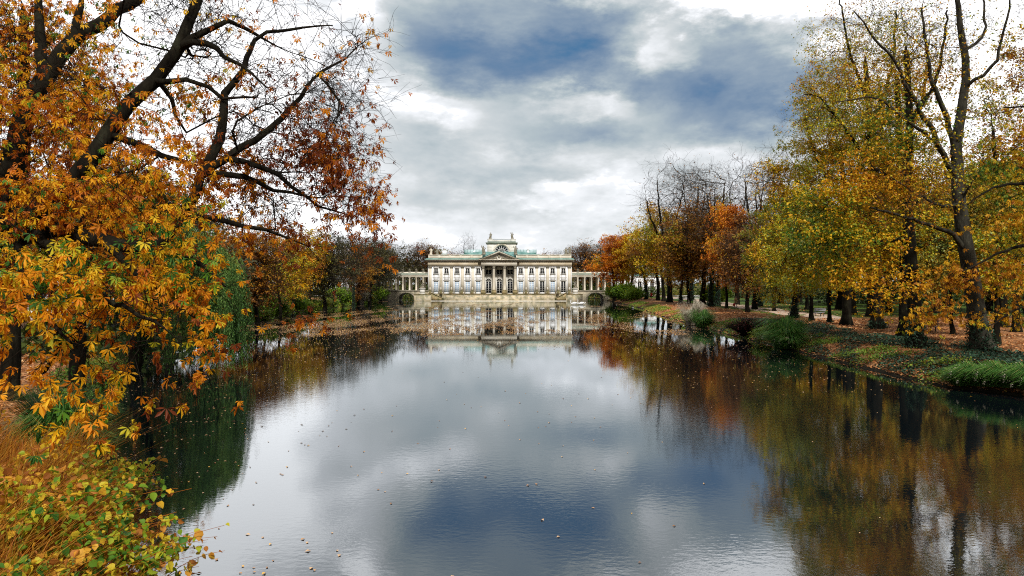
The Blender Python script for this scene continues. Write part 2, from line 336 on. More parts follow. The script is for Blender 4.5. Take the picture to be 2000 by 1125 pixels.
def build_ground():
    ys = np.concatenate([[-3000, -800, -300, -120, -60, -30], np.arange(-20, 5, 2.5), np.arange(5, 110, .6), np.arange(110, 260, 2), [270, 300, 360, 450, 600, 900, 1500, 3000]])
    o = np.array([-8, -4, -2, -1, -.5, -.2, 0, .15, .3, .6, 1, 1.5, 2, 2.7, 3.5, 4.5, 6, 8, 11, 15, 20, 27, 36, 50, 75, 120, 220, 500, 1200, 3000.])
    rows = []
    for y in ys:
        l, r = shore_l(y), shore_r(y)
        x = np.concatenate([l-o[::-1], np.linspace(l+8.01, r-8.01, 4) if r-l > 17 else np.linspace(l+8, r-8, 4), r+o])
        x = np.sort(x); rows.append(np.stack([x, np.full(len(x), y), gz(x, np.full(len(x), y))], 1))
    m = len(rows[0]); n = len(rows); V = np.vstack(rows)
    i, j = np.meshgrid(np.arange(n-1), np.arange(m-1), indexing='ij'); a = (i*m+j).ravel()
    Q = np.stack([a, a+1, a+m+1, a+m], 1)
    mt, nt, out = new_mat('park_ground'); L = nt.links.new
    g = nt.nodes.new('ShaderNodeNewGeometry')
    def noise(sc_, det=6, rough=.6):
        n_ = nt.nodes.new('ShaderNodeTexNoise'); n_.inputs['Scale'].default_value = sc_; n_.inputs['Detail'].default_value = det
        n_.inputs['Roughness'].default_value = rough; L(g.outputs['Position'], n_.inputs['Vector']); return n_.outputs['Fac']
    vo = nt.nodes.new('ShaderNodeTexVoronoi'); vo.inputs['Scale'].default_value = 9; L(g.outputs['Position'], vo.inputs['Vector'])
    sp = nt.nodes.new('ShaderNodeSeparateColor'); L(vo.outputs['Color'], sp.inputs[0])
    lit = ramp(nt, [(0, (.07, .03, .014)), (.35, (.22, .085, .03)), (.7, (.40, .17, .06)), (1, (.50, .30, .15))]); L(sp.outputs[0], lit.inputs[0])
    gr = ramp(nt, [(.3, (.035, .07, .012)), (.55, (.08, .14, .018)), (.75, (.14, .18, .025))]); L(noise(3.0), gr.inputs[0])
    att = nt.nodes.new('ShaderNodeAttribute'); att.attribute_name = 'lawn'
    ms = nt.nodes.new('ShaderNodeMath'); ms.operation = 'ADD'; L(att.outputs['Fac'], ms.inputs[0])
    m2 = nt.nodes.new('ShaderNodeMath'); m2.operation = 'MULTIPLY_ADD'; L(noise(.9, 8, .7), m2.inputs[0]); m2.inputs[1].default_value = 1.6; m2.inputs[2].default_value = -.8
    L(m2.outputs[0], ms.inputs[1]); mr = ramp(nt, [(.44, (0, 0, 0)), (.56, (1, 1, 1))]); L(ms.outputs[0], mr.inputs[0])
    mx = nt.nodes.new('ShaderNodeMix'); mx.data_type = 'RGBA'; L(mr.outputs[0], mx.inputs[0]); L(lit.outputs[0], mx.inputs[6]); L(gr.outputs[0], mx.inputs[7])
    d = nt.nodes.new('ShaderNodeBsdfPrincipled'); d.inputs['Roughness'].default_value = .95; d.inputs['Specular IOR Level'].default_value = .1
    L(mx.outputs[2], d.inputs['Base Color'])
    soil = ramp(nt, [(.50, (0, 0, 0)), (.68, (.85, .85, .85))]); L(noise(.55, 7, .65), soil.inputs[0])
    mx2 = nt.nodes.new('ShaderNodeMix'); mx2.data_type = 'RGBA'; L(soil.outputs[0], mx2.inputs[0]); L(mx.outputs[2], mx2.inputs[6]); mx2.inputs[7].default_value = (.055, .038, .022, 1)
    sz = nt.nodes.new('ShaderNodeSeparateXYZ'); L(g.outputs['Position'], sz.inputs[0]); wet = nt.nodes.new('ShaderNodeMapRange'); L(sz.outputs[2], wet.inputs['Value'])
    for k_, v_ in (('From Min', .10), ('From Max', .26), ('To Min', 1), ('To Max', 0)): wet.inputs[k_].default_value = v_
    mx3 = nt.nodes.new('ShaderNodeMix'); mx3.data_type = 'RGBA'; L(wet.outputs[0], mx3.inputs[0]); L(mx2.outputs[2], mx3.inputs[6]); mx3.inputs[7].default_value = (.022, .018, .011, 1); L(mx3.outputs[2], d.inputs['Base Color'])
    b = nt.nodes.new('ShaderNodeBump'); b.inputs['Distance'].default_value = .05; L(sp.outputs[1], b.inputs['Height']); L(b.outputs[0], d.inputs['Normal'])
    L(d.outputs[0], out.inputs[0])
    me = raw_mesh('ground', V, [Q], mt, smooth=True)
    x, y = V[:, 0], V[:, 1]; s = x-shore_r(y); sl = shore_l(y)-x
    lawn = np.where(s > 0, np.clip((y-68)/18, 0, .95)*np.clip((s-8)/5, 0, 1)+.10+.25*((y > 70) & (s < 4)),
                    np.where((sl > 0), .30+.55*np.exp(-((sl-1.5)/2.5)**2)*(y > 45), .2))
    lawn[(y > 200)] = .55
    a = me.attributes.new('lawn', 'FLOAT', 'POINT'); a.data.foreach_set('value', lawn.astype(np.float32))
    tag(obj('ground', me), kind='structure')
build_ground()

def strip_path(name, xf, ys, w, mat):
    P = []
    for y in ys:
        c = xf(y)
        for t in np.linspace(-w/2, w/2, 5): P.append((c+t, y, float(gz(c+t, y))+.03))
    n = len(ys); i, j = np.meshgrid(np.arange(n-1), np.arange(4), indexing='ij'); a = (i*5+j).ravel()
    tag(obj(name, raw_mesh(name, P, [np.stack([a, a+1, a+6, a+5], 1)], mat, smooth=True)), kind='structure')
SAND = noise_mat('sandy_path', [(.3, (.34, .24, .17)), (.55, (.50, .38, .29)), (.75, (.42, .22, .10))], 1.4, .95, 8)
strip_path('path', lambda y: float(np.interp(y, LY_, LX_))-9.0, np.arange(50, 232, 2.), 4.0, SAND)
strip_path('path', lambda y: float(np.interp(y, RY_, RX_))+13.0+.03*max(0, y-60), np.arange(70, 232, 2.), 4.5, SAND)

# ------------------------------------------------------------------ water
def build_water():
    mt, nt, out = new_mat('pond_water'); L = nt.links.new
    g = nt.nodes.new('ShaderNodeNewGeometry')
    def noise(sc_, det, st=(1, 1, 1), rough=.5):
        mp = nt.nodes.new('ShaderNodeMapping'); mp.inputs['Scale'].default_value = st; L(g.outputs['Position'], mp.inputs[0])
        n_ = nt.nodes.new('ShaderNodeTexNoise'); n_.inputs['Scale'].default_value = sc_; n_.inputs['Detail'].default_value = det
        n_.inputs['Roughness'].default_value = rough; L(mp.outputs[0], n_.inputs['Vector']); return n_.outputs['Fac']
    def M(op, a, b, c=None):
        n = nt.nodes.new('ShaderNodeMath'); n.operation = op
        for i, v in enumerate((a, b, c)):
            if v is None: continue
            if isinstance(v, (int, float)): n.inputs[i].default_value = v
            else: L(v, n.inputs[i])
        return n.outputs[0]
    patch = ramp(nt, [(.38, (.35, .35, .35)), (.62, (1, 1, 1))]); L(noise(.16, 3, (1, .6, 1)), patch.inputs[0])
    fine = M('MULTIPLY', noise(5.5, 3, (1, 1.5, 1), .55), .0026)
    mid = M('MULTIPLY', noise(1.5, 2, (1, 1.6, 1)), .0016)
    big = M('MULTIPLY', noise(.35, 2, (1, 1.4, 1)), .0012)
    sp = nt.nodes.new('ShaderNodeSeparateXYZ'); L(g.outputs['Position'], sp.inputs[0])
    shel = nt.nodes.new('ShaderNodeMapRange'); shel.interpolation_type = 'SMOOTHSTEP'; L(sp.outputs[1], shel.inputs['Value'])   # the far end lies sheltered and calm
    for k_, v_ in (('From Min', 12), ('From Max', 58), ('To Min', 1), ('To Max', .2)): shel.inputs[k_].default_value = v_
    far = nt.nodes.new('ShaderNodeMapRange'); far.interpolation_type = 'SMOOTHSTEP'; L(sp.outputs[1], far.inputs['Value'])    # a breeze ruffles the strip before the terrace
    for k_, v_ in (('From Min', 132), ('From Max', 155), ('To Min', 0), ('To Max', .9)): far.inputs[k_].default_value = v_
    h = M('MULTIPLY', M('ADD', M('MULTIPLY', M('ADD', fine, mid), patch.outputs[0]), big), M('ADD', shel.outputs[0], far.outputs[0]))
    b = nt.nodes.new('ShaderNodeBump'); b.inputs['Distance'].default_value = 1.0; b.inputs['Strength'].default_value = 1.0; L(h, b.inputs['Height'])
    fr = nt.nodes.new('ShaderNodeFresnel'); fr.inputs['IOR'].default_value = 1.55; L(b.outputs[0], fr.inputs['Normal'])
    fac = M('POWER', fr.outputs[0], .60)
    gl = nt.nodes.new('ShaderNodeBsdfGlossy'); gl.inputs['Roughness'].default_value = .02; gl.inputs['Color'].default_value = (.94, .975, 1, 1)
    L(b.outputs[0], gl.inputs['Normal'])
    df = nt.nodes.new('ShaderNodeBsdfDiffuse'); df.inputs['Color'].default_value = (.004, .007, .009, 1)
    mx = nt.nodes.new('ShaderNodeMixShader'); L(fac, mx.inputs[0]); L(df.outputs[0], mx.inputs[1]); L(gl.outputs[0], mx.inputs[2]); L(mx.outputs[0], out.inputs[0])
    V = [(-46, -60, 0), (34, -60, 0), (34, 242, 0), (-46, 242, 0)]
    tag(obj('water', raw_mesh('water', V, [[(0, 1, 2, 3)]], mt)), kind='structure')
build_water()

# ------------------------------------------------------------------ leaves
def rotm(yaw, pitch, roll):
    cy_, sy_, cp, sp, cr, sr = np.cos(yaw), np.sin(yaw), np.cos(pitch), np.sin(pitch), np.cos(roll), np.sin(roll)
    n = len(yaw); m = np.empty((n, 3, 3))
    m[:, 0, 0] = cy_*cp; m[:, 0, 1] = cy_*sp*sr-sy_*cr; m[:, 0, 2] = cy_*sp*cr+sy_*sr
    m[:, 1, 0] = sy_*cp; m[:, 1, 1] = sy_*sp*sr+cy_*cr; m[:, 1, 2] = sy_*sp*cr-cy_*sr
    m[:, 2, 0] = -sp; m[:, 2, 1] = cp*sr; m[:, 2, 2] = cp*cr
    return m
def T_simple(rng):    # one pointed leaf, folded on its midrib, along +x
    f = .10+.12*rng.random()
    return np.array([(0, 0, 0), (.5, -.30, f), (1, 0, -.06), (.5, .30, f), (.5, 0, 0)]), np.array([(0, 1, 2, 4), (0, 4, 2, 3)])
def T_quad(rng):      # cheap rhombic leaf clump
    return np.array([(0, 0, 0), (.45, -.34, .08), (1, 0, 0), (.55, .36, -.05)]), np.array([(0, 1, 2, 3)])
def T_round(rng):     # rounded, pointed leaf
    f = .12+.1*rng.random(); c = -.12
    V = [(0, 0, 0), (.12, -.36, f), (.5, -.44, f), (.82, -.22, f*.4), (1.06, 0, c), (.82, .22, f*.4), (.5, .44, f), (.12, .36, f), (.5, 0, 0)]
    return np.array(V), np.array([(0, 1, 2, 8), (8, 2, 3, 4), (8, 4, 5, 6), (0, 8, 6, 7)])
def T_palm(rng, n=6): # a hand of drooping leaflets
    V = []; Q = []
    n = int(rng.integers(5, 8)); sp_ = .85+.75*rng.random()
    for i in range(n):
        t = (i/(n-1)-.5)*2; a = t*sp_+rng.normal()*.12; l = (1-.38*abs(t))*(.85+.3*rng.random())
        fw = .55+rng.normal()*.25      # how far forward the leaflet points
        d = np.array([sin(a)*.95, fw*.6, -cos(a)]); d /= np.linalg.norm(d)
        side = np.cross(d, (0, 1, .2)); side /= np.linalg.norm(side); nr = np.cross(side, d)
        w = (.115+.03*rng.random())*l; k = rng.normal()*.10+.05
        b = len(V)
        V += [d*.05, d*l*.68+side*w+nr*k, d*l+nr*(-.10-.2*rng.random()), d*l*.68-side*w+nr*k, d*l*.55]
        Q += [(b, b+1, b+2, b+4), (b, b+4, b+2, b+3)]
    return np.array(V), np.array(Q)
def leaves(rng, P, size, tmpl, dirs=None, droop=0.0, tilt=1.0, nvar=5, hang=False):
    """returns V, Q, owner-index-per-face"""
    P = np.asarray(P); N = len(P); Vs = []; Qs = []; own = []; base = 0
    size = np.broadcast_to(np.asarray(size, float), (N,))*(.7+.6*rng.random(N))
    var = rng.integers(0, nvar, N)
    for k in range(nvar):
        tv, tq = tmpl(rng); ix = np.nonzero(var == k)[0]
        if not len(ix): continue
        n = len(ix); yaw = rng.random(n)*2*pi
        if dirs is not None: yaw = np.arctan2(dirs[ix, 1], dirs[ix, 0])+rng.normal(size=n)*.9
        if hang: pitch = rng.normal(size=n)*.28; roll = rng.normal(size=n)*.32
        else: pitch = droop+rng.normal(size=n)*.55*tilt; roll = rng.normal(size=n)*.7*tilt
        m = rotm(yaw, pitch, roll)
        v = np.einsum('nij,kj->nki', m, tv)*size[ix][:, None, None]+P[ix][:, None]
        q = (np.arange(n)*len(tv))[:, None, None]+tq[None]
        Vs.append(v.reshape(-1, 3)); Qs.append(q.reshape(-1, tq.shape[1])+base); own.append(np.repeat(ix, len(tq))); base += n*len(tv)
    return np.vstack(Vs), np.vstack(Qs), np.concatenate(own)
def clumpv(rng, P, scale=.35, rnd=.22, centre=.5, amp=.5):
    """a colour value per leaf that varies in clumps and from leaf to leaf"""
    P = np.asarray(P)*scale; o = rng.random(9)*10
    c = (np.sin(P[:, 0]*1.7+o[0]+1.3*np.sin(P[:, 2]+o[3]))+np.sin(P[:, 1]*1.9+o[1]+1.1*np.sin(P[:, 0]*1.3+o[4]))+np.sin(P[:, 2]*2.1+o[2]+np.sin(P[:, 1]+o[5])))/3
    return np.clip(centre+amp*.5*c*1.4+rng.normal(size=len(P))*rnd, 0, .999)

# ------------------------------------------------------------------ tree skeletons
class Skel:
    def __init__(s, rng): s.p = np.zeros((40000, 3)); s.par = np.full(40000, -1); s.r = np.zeros(40000); s.t = np.zeros((40000, 3)); s.n = 0; s.rng = rng
    def node(s, p, par, r=0):
        i = s.n; s.p[i] = p; s.par[i] = par; s.r[i] = r
        if par >= 0:
            d = s.p[i]-s.p[par]; s.t[i] = d/(np.linalg.norm(d)+1e-9)
        else: s.t[i] = (0, 0, 1)
        s.n += 1; return i
    def poly(s, pts, r0, r1, par=-1, seg=.5, wob=.0):
        """a limb through pts; returns the indices"""
        pts = [np.asarray(q, float) for q in pts]
        if par >= 0: pts = [s.p[par]]+pts
        P = np.array(pts); n = len(P)
        # Catmull-Rom through the points
        out = []
        for i in range(n-1):
            a, b, c, d = P[max(i-1, 0)], P[i], P[i+1], P[min(i+2, n-1)]
            k = max(1, int(np.linalg.norm(c-b)/seg))
            for t in np.arange(k)/k:
                out.append(.5*((2*b)+(-a+c)*t+(2*a-5*b+4*c-d)*t*t+(-a+3*b-3*c+d)*t**3))
        out.append(P[-1]); out = np.array(out)
        if par >= 0: out = out[1:]
        m = len(out); idx = []
        for j, q in enumerate(out):
            f = j/max(1, m-1)
            q = q+(s.rng.normal(size=3)*wob*seg if 0 < j < m-1 else 0)
            par = s.node(q, par, r0*(1-f)+r1*f); idx.append(par)
        return idx
    def nearest(s, p):
        return int(np.argmin(np.linalg.norm(s.p[:s.n]-p, axis=1)))
    def connect(s, T, seg=.5, ang=.8, wob=.12, curve=.45, lift=0.0, start=1):
        T = np.asarray(T)
        base = s.p[:s.n].copy()
        d0 = np.array([np.min(np.linalg.norm(base-t, axis=1)) for t in T])
        for t in T[np.argsort(d0+s.rng.random(len(T))*d0.mean()*.5)]:
            P = s.p[start:s.n]; d = t-P; L = np.linalg.norm(d, axis=1)+1e-6
            cosa = np.einsum('ij,ij->i', d, s.t[start:s.n])/L
            c = L*(1+ang*(1-cosa))
            i = int(np.argmin(c))+start; L0 = np.linalg.norm(t-s.p[i])
            if L0 < seg*.6: continue
            k = max(2, int(round(L0/seg))); a = s.p[i].copy(); b = a+s.t[i]*L0*curve+np.array([0, 0, lift*L0]); par = i
            for u in (np.arange(k)+1)/k:
                q = (1-u)**2*a+2*u*(1-u)*b+u*u*t
                if u < 1: q = q+s.rng.normal(size=3)*wob*seg
                par = s.node(q, par)
    def finish(s, tip=.008, e=2.3):
        n = s.n; s.p = s.p[:n]; s.par = s.par[:n]; s.t = s.t[:n]; r = s.r[:n]
        acc = np.zeros(n); best = np.full(n, -1.0); main = np.full(n, -1)
        rr = np.zeros(n)
        for i in range(n-1, -1, -1):
            v = acc[i]**(1/e) if acc[i] > 0 else tip
            rr[i] = r[i] if r[i] > 0 else max(v, tip)
            p = s.par[i]
            if p >= 0:
                acc[p] += rr[i]**e
                if rr[i] > best[p]: best[p] = rr[i]; main[p] = i
        s.r = rr; s.main = main
        tt = s.t.copy()
        has = main >= 0; tt[has] = s.t[has]+s.t[main[has]]; tt /= np.linalg.norm(tt, axis=1)[:, None]+1e-9; s.tt = tt
        return s
    def tubes(s, lo, hi, sides):
        ix = np.nonzero((s.par >= 0) & (s.r >= lo) & (s.r < hi))[0]
        if not len(ix): return np.zeros((0, 3)), np.zeros((0, 4), int)
        pa = s.par[ix]; cont = s.main[pa] == ix
        rA = np.where(cont, s.r[pa], np.minimum(s.r[ix]*1.25, s.r[pa])); tA = np.where(cont[:, None], s.tt[pa], s.t[ix])
        return cones(s.p[pa], s.p[ix], rA, s.r[ix], tA, s.tt[ix], sides)
def cones(A, B, rA, rB, tA, tB, k):
    n = len(A); a = np.arange(k)*2*pi/k
    def ring(P, r, t):
        ref = np.array([.31, .87, .38]); u = np.cross(t, ref); u /= np.linalg.norm(u, axis=1)[:, None]+1e-9; w = np.cross(t, u)
        return P[:, None]+r[:, None, None]*(u[:, None]*np.cos(a)[None, :, None]+w[:, None]*np.sin(a)[None, :, None])
    V = np.concatenate([ring(A, rA, tA), ring(B, rB, tB)], 1).reshape(-1, 3)
    j = np.arange(k); jn = (j+1) % k
    q = np.stack([j, jn, k+jn, k+j], 1)
    Q = (np.arange(n)*2*k)[:, None, None]+q[None]
    return V, Q.reshape(-1, 4)
def unit(v): return v/(np.linalg.norm(v, axis=-1, keepdims=True)+1e-9)
def twigs(rng, P, T, per, length, spread=.9, grav=0.0, r=.005, sides=3):
    """two-segment twigs from P; returns V,Q, mid+end points and directions"""
    n = len(P)*per; P = np.repeat(P, per, 0); T = np.repeat(T, per, 0)
    d = unit(T+rng.normal(size=(n, 3))*spread+np.array([0, 0, grav*.5])); l = length*(.5+rng.random(n))
    p1 = P+d*(l*.5)[:, None]; d2 = unit(d+rng.normal(size=(n, 3))*.3+np.array([0, 0, grav])); p2 = p1+d2*(l*.5)[:, None]
    A = np.vstack([P, p1]); B = np.vstack([p1, p2]); rA = np.concatenate([np.full(n, r), np.full(n, r*.75)]); rB = np.concatenate([np.full(n, r*.75), np.full(n, r*.4)])
    tt = np.vstack([d, d2]); V, Q = cones(A, B, rA, rB, tt, np.vstack([unit(d+d2), d2]), sides)
    return V, Q, p1, p2, d, d2
def joinVQ(parts):
    Vs = []; Qs = []; b = 0
    for V, Q in parts:
        if len(Q): Vs.append(V); Qs.append(Q+b); b += len(V)
    return np.vstack(Vs), np.vstack(Qs)
def in_blobs(rng, blobs, n, shell=.5):
    """random points in ellipsoids (cx,cy,cz,rx,ry,rz)"""
    w = np.array([b[3]*b[4]*b[5] for b in blobs])**(2/3.); k = rng.choice(len(blobs), n, p=w/w.sum()); B = np.array(blobs)[k]
    d = unit(rng.normal(size=(n, 3))); r = rng.random(n)**shell
    return B[:, :3]+d*B[:, 3:]*r[:, None]
def ivy_on(rng, pts, rads, dens=90, size=.10):
    """ivy leaves round a trunk polyline"""
    pts = np.asarray(pts); P = []
    for a, b, ra, rb in zip(pts[:-1], pts[1:], rads[:-1], rads[1:]):
        L = np.linalg.norm(b-a); n = int(L*2*pi*(ra+.1)*dens)
        t = rng.random(n); an = rng.random(n)*2*pi; rr = (ra+(rb-ra)*t)+.02+rng.random(n)**2*.16
        P.append(a+(b-a)*t[:, None]+np.stack([np.cos(an)*rr, np.sin(an)*rr, np.zeros(n)], 1))
    P = np.vstack(P); V, Q, o = leaves(rng, P, size, T_simple, tilt=1.3)
    v = np.clip(rng.random(len(P)), 0, .999)
    return V, Q, v[o]
def tree_meshes(name, rng, sk, leafm, bark, twigm, thr=.05, tw=dict(), lf=dict(), tip=.008, flare=True):
    """returns part meshes: trunk, branches, crown"""
    sk.finish(tip)
    parts = {}
    V1, Q1 = joinVQ([sk.tubes(thr, 9, 10)])
    parts['trunk'] = raw_mesh(name+'_trunk', V1, [Q1], bark, smooth=True)
    P = []
    P.append(sk.tubes(.02, thr, 5)); P.append(sk.tubes(0, .02, 3))
    fine = np.nonzero((sk.r < tw.get('maxr', .03)) & (sk.par >= 0))[0]
    pick = fine[rng.random(len(fine)) < tw.get('frac', .7)]
    Vt, Qt, p1, p2, d1, d2 = twigs(rng, sk.p[pick], sk.t[pick], tw.get('per', 2), tw.get('len', .5), tw.get('spread', .9), tw.get('grav', 0), tw.get('r', .005))
    P.append((Vt, Qt)); ends = [(p1, d1), (p2, d2)]
    if tw.get('sub', 0):
        V2, Q2, q1, q2, e1, e2 = twigs(rng, np.vstack([p1, p2]), np.vstack([d1, d2]), tw['sub'], tw.get('len', .5)*.6, .7, tw.get('grav', 0), tw.get('r', .005)*.6)
        P.append((V2, Q2)); ends += [(q1, e1), (q2, e2)]
    Vb, Qb = joinVQ(P); parts['branches'] = raw_mesh(name+'_branches', Vb, [Qb], twigm)
    n = lf.get('n', 0)
    if n:
        E = np.vstack([e[0] for e in ends]); D = np.vstack([e[1] for e in ends])
        w = lf['dens'](E) if 'dens' in lf else np.ones(len(E))
        f = lf.get('cf', 1.0); ph = rng.random(6)*6
        cl = (np.sin(E[:, 0]*1.9*f+ph[0]+np.sin(E[:, 2]*1.1*f+ph[3]))+np.sin(E[:, 1]*2.1*f+ph[1]+np.sin(E[:, 0]*1.2*f+ph[4]))+1.2*np.sin(E[:, 2]*2.6*f+ph[2]+np.sin(E[:, 1]*1.3*f+ph[5])))/3.2
        w = w*np.clip(.55+lf.get('clump', 1.3)*cl, .05, 2); w = w/w.sum()
        k = rng.choice(len(E), n, p=w); Pl = E[k]+rng.normal(size=(n, 3))*lf.get('jit', .12)
        sz = lf.get('size', .2)
        if 'sizef' in lf: sz = sz*lf['sizef'](Pl)
        V, Q, o = leaves(rng, Pl, sz, lf.get('tmpl', T_quad), dirs=D[k], droop=lf.get('droop', .3), hang=lf.get('hang', False), tilt=lf.get('tilt', 1.0))
        v = clumpv(rng, Pl, lf.get('cs', .35), lf.get('rnd', .2), lf.get('centre', .45), lf.get('amp', .5))
        if 'vfun' in lf: v = np.clip(v+lf['vfun'](Pl), 0, .999)
        parts['crown'] = raw_mesh(name+'_crown', V, [Q], leafm, var=v[o])
    return parts
def tree_object(name, parts, loc, label, cat='tree', group=None, rz=0, s=1, order=('trunk', 'branches', 'crown', 'ivy')):
    e = empty(name, loc, rz, label, cat, group); e.scale = (s, s, s) if np.isscalar(s) else s
    for k in order:
        if k in parts: obj(k, parts[k], e)
    return e

# generic park trees, built about the origin
def proto(name, seed, H, cw, cz0, leafm, bark, twigm, nleaf, lsize, trunk_r=.32, n1=26, n2=330, tw=None, centre=.45, amp=.5, ivy=0, shape='oval', lean=0, fork=.42, dens=None, rnd=.2, tmpl=T_quad):
    rng = np.random.default_rng(seed); sk = Skel(rng)
    a = rng.random()*6.28
    top = np.array([lean*H*.2+.04*H*cos(a), .04*H*sin(a), H*fork])
    tr = sk.poly([(0, 0, -.4), (0, 0, .15), (.05, .02, H*.12), top*np.array([.6, .6, .7]), top], trunk_r, trunk_r*.62, seg=.6, wob=.05)
    sk.r[0] = trunk_r*1.7; sk.r[1] = trunk_r*1.35; sk.r[2] = trunk_r*1.08
    # leaders
    nl = rng.integers(3, 5)
    for i in range(nl):
        an = a+i*2*pi/nl+rng.normal()*.3; rr = cw*.35*(.6+.6*rng.random())
        q = top+np.array([cos(an)*rr, sin(an)*rr, H*(.80-fork)*(.8+.35*rng.random())]); m = (top+q)/2+np.array([cos(an), sin(an), -.2])*rr*.18
        sk.poly([m, q], trunk_r*.5, trunk_r*.14, par=tr[-1-int(rng.integers(0, 4))], seg=.6, wob=.08)
    cz1 = H; cm = (cz0+cz1)/2; hh = (cz1-cz0)/2
    blobs = []
    for i in range(9):
        an = rng.random()*2*pi; f = rng.random(); zc = cm+(f-.5)*1.4*hh
        prof = sqrt(max(.1, 1-((zc-cm)/hh)**2)) if shape == 'oval' else (1.15-.75*(zc-cz0)/(2*hh))
        rr = cw*.55*prof*rng.random(); k = .45+.25*rng.random()
        blobs.append((cos(an)*rr+lean*zc*.15, sin(an)*rr, zc, cw*k*prof+.3, cw*k*prof+.3, hh*.34))
    blobs.append((0, 0, cm, cw*.7, cw*.7, hh*.9))
    T = in_blobs(rng, blobs, n1+n2, .45); T = T[(T[:, 2] > cz0*.8) & (T[:, 2] < H*1.03)]
    sk.connect(T[:n1], .7, .5, .10, .5); sk.connect(T[n1:], .5, .9, .14, .4)
    t = dict(frac=.75, per=2, len=.9, spread=.8, r=.009, maxr=.035); t.update(tw or {})
    lf = dict(n=nleaf, size=lsize, jit=.22, centre=centre, amp=amp, rnd=rnd, tmpl=tmpl)
    if dens: lf['dens'] = dens
    parts = tree_meshes(name, rng, sk, leafm, bark, twigm, .07, t, lf, tip=.012)
    if ivy:
        k = [0, 1]+tr[2::2]; pts = [sk.p[i] for i in k if sk.p[i][2] < ivy]; rd = [sk.r[i] for i in k if sk.p[i][2] < ivy]
        V, Q, v = ivy_on(rng, pts, rd, 70, .16); parts['ivy'] = raw_mesh(name+'_ivy', V, [Q], IVY, var=v)
    parts['H'] = H
    return parts

# ------------------------------------------------------------------ palace
def win(parent, xc, hw, z0, z1, yf, depth, rows, glass, cols=2, lab=None):
    """a casement window: dark or blinded pane set back in its opening, frame bars in front"""
    m = MB(); m.box(xc-hw, xc+hw, yf+depth, yf+depth+.05, z0, z1); w = m.build('window', glass, parent)
    f = MB(); fw = .045; y0, y1 = yf+depth-.09, yf+depth-.01
    f.box(xc-hw, xc-hw+fw, y0, y1, z0, z1); f.box(xc+hw-fw, xc+hw, y0, y1, z0, z1)
    f.box(xc-hw+fw, xc+hw-fw, y0, y1, z0, z0+fw); f.box(xc-hw+fw, xc+hw-fw, y0, y1, z1-fw, z1)
    f.box(xc-.07, xc+.07, y0, y1, z0+fw, z1-fw)
    for i in range(1, rows):
        z = z0+(z1-z0)*i/rows; f.box(xc-hw+fw, xc-.07, y0+.01, y1, z-.016, z+.016); f.box(xc+.07, xc+hw-fw, y0+.01, y1, z-.016, z+.016)
    f.build('frame', FRAMEW, w)
    if lab: w['label'] = lab
    return w
YF = 203.0
